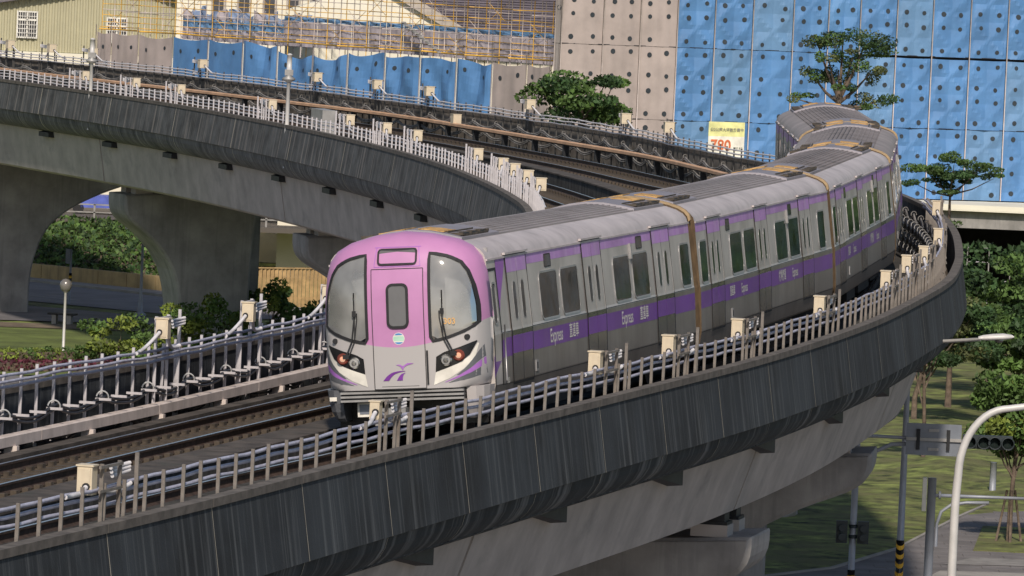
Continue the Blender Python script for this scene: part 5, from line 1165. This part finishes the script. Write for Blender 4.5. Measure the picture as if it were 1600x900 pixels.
for i in range(n):
    a=L2*.40+L2*.6*i/n; w=L2*.6/n-.04; o=A2+D2*a-Vector((D2.y,-D2.x))*.9; tarp('net',hs,(o.x,o.y),(D2.x,D2.y),w,1.75,3.10,'sheet','plain',300+i,.06,(1,1),.06)
    tarp('net',hs,(o.x,o.y-.02),(D2.x,D2.y),w,3.08,3.32,'tarpb2','plain',330+i,.05,(1,1),.05)
n=9
for i in range(n):
    a=L2*.17+L2*.23*i/n*1.0; w=L2*.23/n-.04; o=A2+D2*a-Vector((D2.y,-D2.x))*.9; tarp('net',hs,(o.x,o.y),(D2.x,D2.y),w,1.7,2.35,'sheet','plain',360+i,.08,(1,1),.06); tarp('net',hs,(o.x,o.y),(D2.x,D2.y),w,2.38,2.85,'tarpb2','plain',380+i,.06,(1,1),.06)
n=11
for i in range(n):
    a=L2*.14+L2*.30*i/n; w=L2*.30/n-.04; o=A2+D2*a-Vector((D2.y,-D2.x))*1.7; tarp('net',hs,(o.x,o.y),(D2.x,D2.y),w,1.7,3.35+.12*math.sin(i*2.2),'netblue' if i%3 else 'sheet','slack',420+i,.1,(1,1),.05)
# beige hall far left
wh=thing('metal_hall','beige corrugated metal hall with barred white windows and a cream base, upper left','building')
q=MB(); q.box(-45,-15.4,395,410,.32,6); q.obj('wall_core',K['siding'],wh); q=MB(); q.box(-45,-15.2,394.7,395,-10.6,.30); q.obj('cream_base',K['cream'],wh)
x=-44.9
while x<-15.6:
    q=MB(); q.v+=[(x,395-.003,.33),(x+.05,394.93,.33),(x+.15,394.93,.33),(x+.20,394.997,.33)]; z1=3.0+(x+29.2)*.19 if x<-22 else 4.4-(x+22)*.32
    z1=min(z1,5.5); q.v+=[(a,b,z1) for a,b,c in q.v[:4]]
    for k in range(3): q.face((k,k+1,k+5,k+4))
    q.obj('cladding_rib',K['siding'],wh); x+=.31
for (a,za),(b,zb) in zip([(-45,0),(-22,4.4)],[(-22,4.4),(-15,2.2)]):
    q=MB(); q.beam((a,394.6,3.02+(a+29.2)*.19 if a<-30 else za),(b,394.6,zb),.5,.12); q.obj('verge',K['roofd'],wh)
def barred(x0,x1,z0,z1,t):
    q=MB(); q.box(x0,x1,394.85,394.90,z0,z1); p=q.obj('window',K['pane'],t)
    q=MB()
    for a,b,c,d in ((x0-.06,x0+.02,z0-.06,z1+.06),(x1-.02,x1+.06,z0-.06,z1+.06),(x0,x1,z0-.06,z0+.02),(x0,x1,z1-.02,z1+.06),((x0+x1)/2-.05,(x0+x1)/2+.05,z0,z1),(x0,x1,z0+(z1-z0)*.7-.04,z0+(z1-z0)*.7+.04)): q.box(a,b,394.78,394.86,c,d)
    q.obj('frame',K['whitew'],p); q=MB(); n=8
    for k in range(1,n): xx=x0+(x1-x0)*k/n; q.box(xx-.014,xx+.014,394.70,394.74,z0,z1)
    for k in range(1,6): zz=z0+(z1-z0)*k/6; q.box(x0,x1,394.71,394.745,zz-.014,zz+.014)
    q.obj('bars',K['whitew'],p)
barred(-28.15,-27.1,1.1,2.5,wh); barred(-23.15,-22.1,1.0,2.35,wh)
# buildings behind the scaffold
ob=thing('stone_building','cream building with dark window openings behind the scaffold, upper left','building')
q=MB(); q.box(-19,-9.6,388,398,-10.6,6.5); q.obj('wall',K['cream'],ob)
for k,x in enumerate((-17.0,-15.6,-14.2,-12.9,-11.6)):
    q=MB(); q.box(x,x+.55,387.9,387.96,3.1,4.6); p=q.obj('window',K['pane'],ob); q=MB(); q.box(x-.1,x+.65,387.82,387.9,3.0,3.1); q.box(x-.12,x-.01,387.84,387.9,3.1,4.6); q.box(x+.56,x+.67,387.84,387.9,3.1,4.6); q.obj('stone_frame',K['shutter'],p)
gb=thing('gabled_building','cream gabled building with a stone verge and grey violet corrugated roof','building')
q=MB(); pts=[(-12.5,-10.6),(-3.0,-10.6),(-3.0,2.6),(-7.6,5.2),(-12.5,3.6)]; q.v+=[(x,373,z) for x,z in pts]+[(x,386,z) for x,z in pts]
q.face((0,1,2,3,4)); 
for k in range(5): q.face((k,5+k,5+(k+1)%5,(k+1)%5))
q.obj('gable_wall',K['cream'],gb)
q=MB(); q.beam((-7.6,372.8,5.25),(-2.7,372.8,2.55),.5,.36,up=(0,1,0)); q.obj('stone_verge',K['shutter'],gb)
q=MB(); q.box(-4.6,14,376,376.3,-10.6,2.7); q.obj('side_wall',K['cream'],gb)
q=MB(); q.quad((-7.2,374,2.75),(14,374,2.75),(14,392,9.5),(-7.2,392,9.5)); rf=q.obj('roof',K['roofd'],gb)
for k in range(26):
    t_=k/26; y=374+18*t_*.5; z=2.78+6.75*t_*.5; q=MB(); q.box(-6.9+.0,14,y-.05,y+.05,z,z+.07); q.obj('roof_rib',K['roofd'],rf)
# ------------------------------------------------------------------ street furniture, lower right
t=thing('striped_pole','tall grey pole with black and yellow striped foot beside the viaduct','pole',(12.15,215,GZ))
q=MB(); q.tube([(0,0,0),(0,0,3.2),(.0,0,10.2)],[.115,.10,.055],12); q.obj('pole',K['polep'],t)
q=MB(); q.tube([(0,0,.0),(0,0,1.35)],.125,14); sl=q.obj('black_sleeve',K['black'],t)
for k in range(5):
    q=MB(); z=.0+k*.28; rings=[]
    for j in range(15):
        a=2*PI*j/14; rings.append([(.130*math.cos(a),.130*math.sin(a),z+.05+.12*math.sin(a*1)+dz) for dz in (0,.13)])
    q.loft(rings,False,0); q.obj('yellow_stripe',K['yel'],sl)
q=MB(); q.tube([(0,0,10.1),(.35,-20*0,10.35)],.035,8); q.obj('bracket',K['polep'],t)
t=thing('street_lamp','white cobra street lamp head on a slim arm, right of the viaduct bend','street lamp',(5.5,174,GZ))
q=MB(); q.tube([(0,0,0),(0,0,9.2)],[.12,.08],10); q.obj('pole',K['polep'],t); q=MB(); q.tube([(0,0,9.2),(1.4,-1,9.6),(3.4,-3,9.9),(5.8,-4,10.2)],.045,8); q.obj('arm',K['polew'],t)
q=MB(); rings=[]
for u,w_,h_ in ((0,.05,.05),(.12,.09,.08),(.35,.13,.10),(.6,.13,.10),(.8,.08,.06),(.86,.02,.02)):
    rings.append([(5.75+u,-4+w_*math.cos(a),10.22+.08*u+h_*math.sin(a)*(1 if math.sin(a)>0 else .6)) for a in [2*PI*k/12 for k in range(12)]])
q.loft(rings,True,0,True,smooth=True); lh=q.obj('lamp_head',K['polew'],t); q=MB(); q.lathe([(.11,.0),(.08,-.05),(.02,-.06)],(6.25,-4,10.2),14); q.obj('lens',K['globe'],lh)
# overhead sign seen from behind with horizontal signal head
t=thing('gantry_arm','dark signal arm reaching out from behind the pier, carrying sign and lights','signal arm',(10.2,205,GZ))
q=MB(); q.tube([(0,0,0),(0,0,6.2)],.10,10); q.tube([(0,0,5.2),(.6,0,5.22),(4.5,0,5.14)],.05,8); q.tube([(.0,0,4.2),(.5,0,4.75),(1.0,0,5.0),(1.7,0,5.05)],.06,8); q.obj('mast_arm',K['polep'],t); q=MB(); q.tube([(0,0,0),(0,0,1.3)],.112,12); q.obj('black_sleeve',K['black'],t)
for k in range(3): q=MB(); q.tube([(0,0,.45+.28*k),(0,0,.58+.28*k)],.116,12); q.obj('yellow_band',K['yel'],t)
t=thing('road_sign','rectangular road sign seen from its grey aluminium back','road sign',(12.4,204.8,GZ+5.2))
q=MB(); q.box(-.80,.80,-.01,.02,-.46,.46); q.obj('panel',K['signback'],t)
q=MB()
for z in (-.28,.27): q.box(-.15,.15,-.05,-.011,z-.04,z+.04)
q.box(-.8,.8,-.08,-.011,-.04,.05); q.obj('stiffener',K['boxgrey'],t)
for x in (-.45,.42): q=MB(); q.box(x-.05,x+.05,-.09,-.012,-.3,.3); q.obj('clamp',K['dark'],t)
t=thing('traffic_light','horizontal dark traffic light with round hoods at the right edge','traffic light',(13.95,204.6,GZ+5.2))
q=MB(); q.box(-.72,.72,-.0,.2,-.2,.2); q.obj('housing',K['signal'],t)
for k,x in enumerate((-.52,-.12,.20,.58)):
    q=MB(); q.lathe([(.185,0),(.19,-.28),(.165,-.28),(.16,-.02)],(x,0,0),18,0,'y'); h_=q.obj('hood',K['signal'],t); q=MB(); q.lathe([(.15,-.03),(.10,-.06),(.01,-.07)],(x,0,0),16,0,'y'); q.obj('lens',K['lens'],h_)
t=thing('bent_pole','large white pole curving over to the right edge in the foreground','pole',(9.60,150,GZ))
q=MB(); P=[(0,0,0),(0,0,3),(0,0,6.0),(0,0,7.3),(.005,0,7.8),(.02,0,8.2)]+[(.04+1.0*(1-math.cos(a))**1.0*1.02,0,8.5+1.42*math.sin(a)) for a in [PI/2*k/12 for k in range(0,12)]]+[(1.08,0,9.93),(1.5,0,10.0),(2.6,0,10.12)]; q.tube(P,[.098-.0014*k for k in range(len(P))],14); q.obj('pole',K['polew'],t)
t=thing('service_pole','short grey pole with side arms and a pale upright lamp behind the white pole','pole',(11.52,190,GZ))
q=MB(); q.tube([(0,0,0),(0,0,5.25)],[.125,.115],12); q.obj('pole',K['polep'],t)
q=MB(); q.tube([(0,0,4.78),(2.6,0,4.80)],[.05,.04],8); q.lathe([(.11,-.03),(.11,.03)],(.22,0,4.79),10,0,'x'); q.obj('upper_arm',K['polep'],t)
q=MB(); q.tube([(.17,0,3.4),(.17,0,4.0),(.28,0,4.35),(.55,0,4.55),(.95,0,4.62),(1.55,0,4.64)],.045,8); q.obj('curved_arm',K['polep'],t)
q=MB(); q.box(-.25,-.14,-.08,.08,4.35,5.25); q.obj('pale_lamp',K['white'],t)
t=thing('grey_post','thin grey post on the path just left of the staked young tree','post',(17.3,250,GZ)); q=MB(); q.tube([(0,0,0),(0,0,1.2)],.12,8); q.obj('post',K['polep'],t)
t=thing('pedestrian_signal','dark green pedestrian signal hung on the grey mast behind the pier','pedestrian signal',(10.2,205,GZ+1.42))
q=MB(); q.tube([(0,0,.8),(0,0,.9)],.13,10); q.tube([(0,0,1.1),(0,0,1.2)],.13,10); q.obj('mounting_band',K['signal'],t)
for x in (-.32,.30): q=MB(); q.box(x-.17,x+.15,-.12,.12,.65,1.3); h_=q.obj('signal_head',K['signal'],t); q=MB(); q.lathe([(.11,0),(.12,-.16),(.1,-.16)],(x,-.12,1.1),12,0,'y'); q.lathe([(.11,0),(.12,-.16),(.1,-.16)],(x,-.12,.83),12,0,'y'); q.obj('hood',K['signal'],h_)

# unseen apartment blocks, added only as something dark for the car windows to reflect
for k,(x,y,w,h,l) in enumerate(((62,385,34,22,'brown grey apartment block added beyond the right edge for window reflections, lowest of three'),(104,392,40,30,'wide brown grey apartment block added beyond the right edge for window reflections, middle of three'),(152,400,48,26,'brown grey apartment block added furthest beyond the right edge for window reflections'))):
    t=thing('reflection_block',l,'building',(x,y,GZ),(0,0,-.25),'unseen blocks added for window reflections')
    q=MB(); q.box(0,w,0,14,0,h); q.box(-.3,w+.3,-.3,14.3,h,h+.8); q.obj('wall',K['tile'],t)
    wm=MB(); wm.box(0,1.8,-.06,.02,0,1.5); wme=wm.mesh('window',K['pane']); bm_=MB(); bm_.box(0,3.2,-1.1,0,0,.12); bm_.box(0,3.2,-1.1,-1.02,.12,1.0); bme=bm_.mesh('balcony',K['tile'])
    for f in range(int(h/3.2)):
        for c in range(int(w/4)):
            link('window',wme,t,(1.1+c*4,0,1.2+f*3.2))
            if (c+k)%3==0 and f: link('balcony',bme,t,(.5+c*4,-.01,.9+f*3.2-.75))
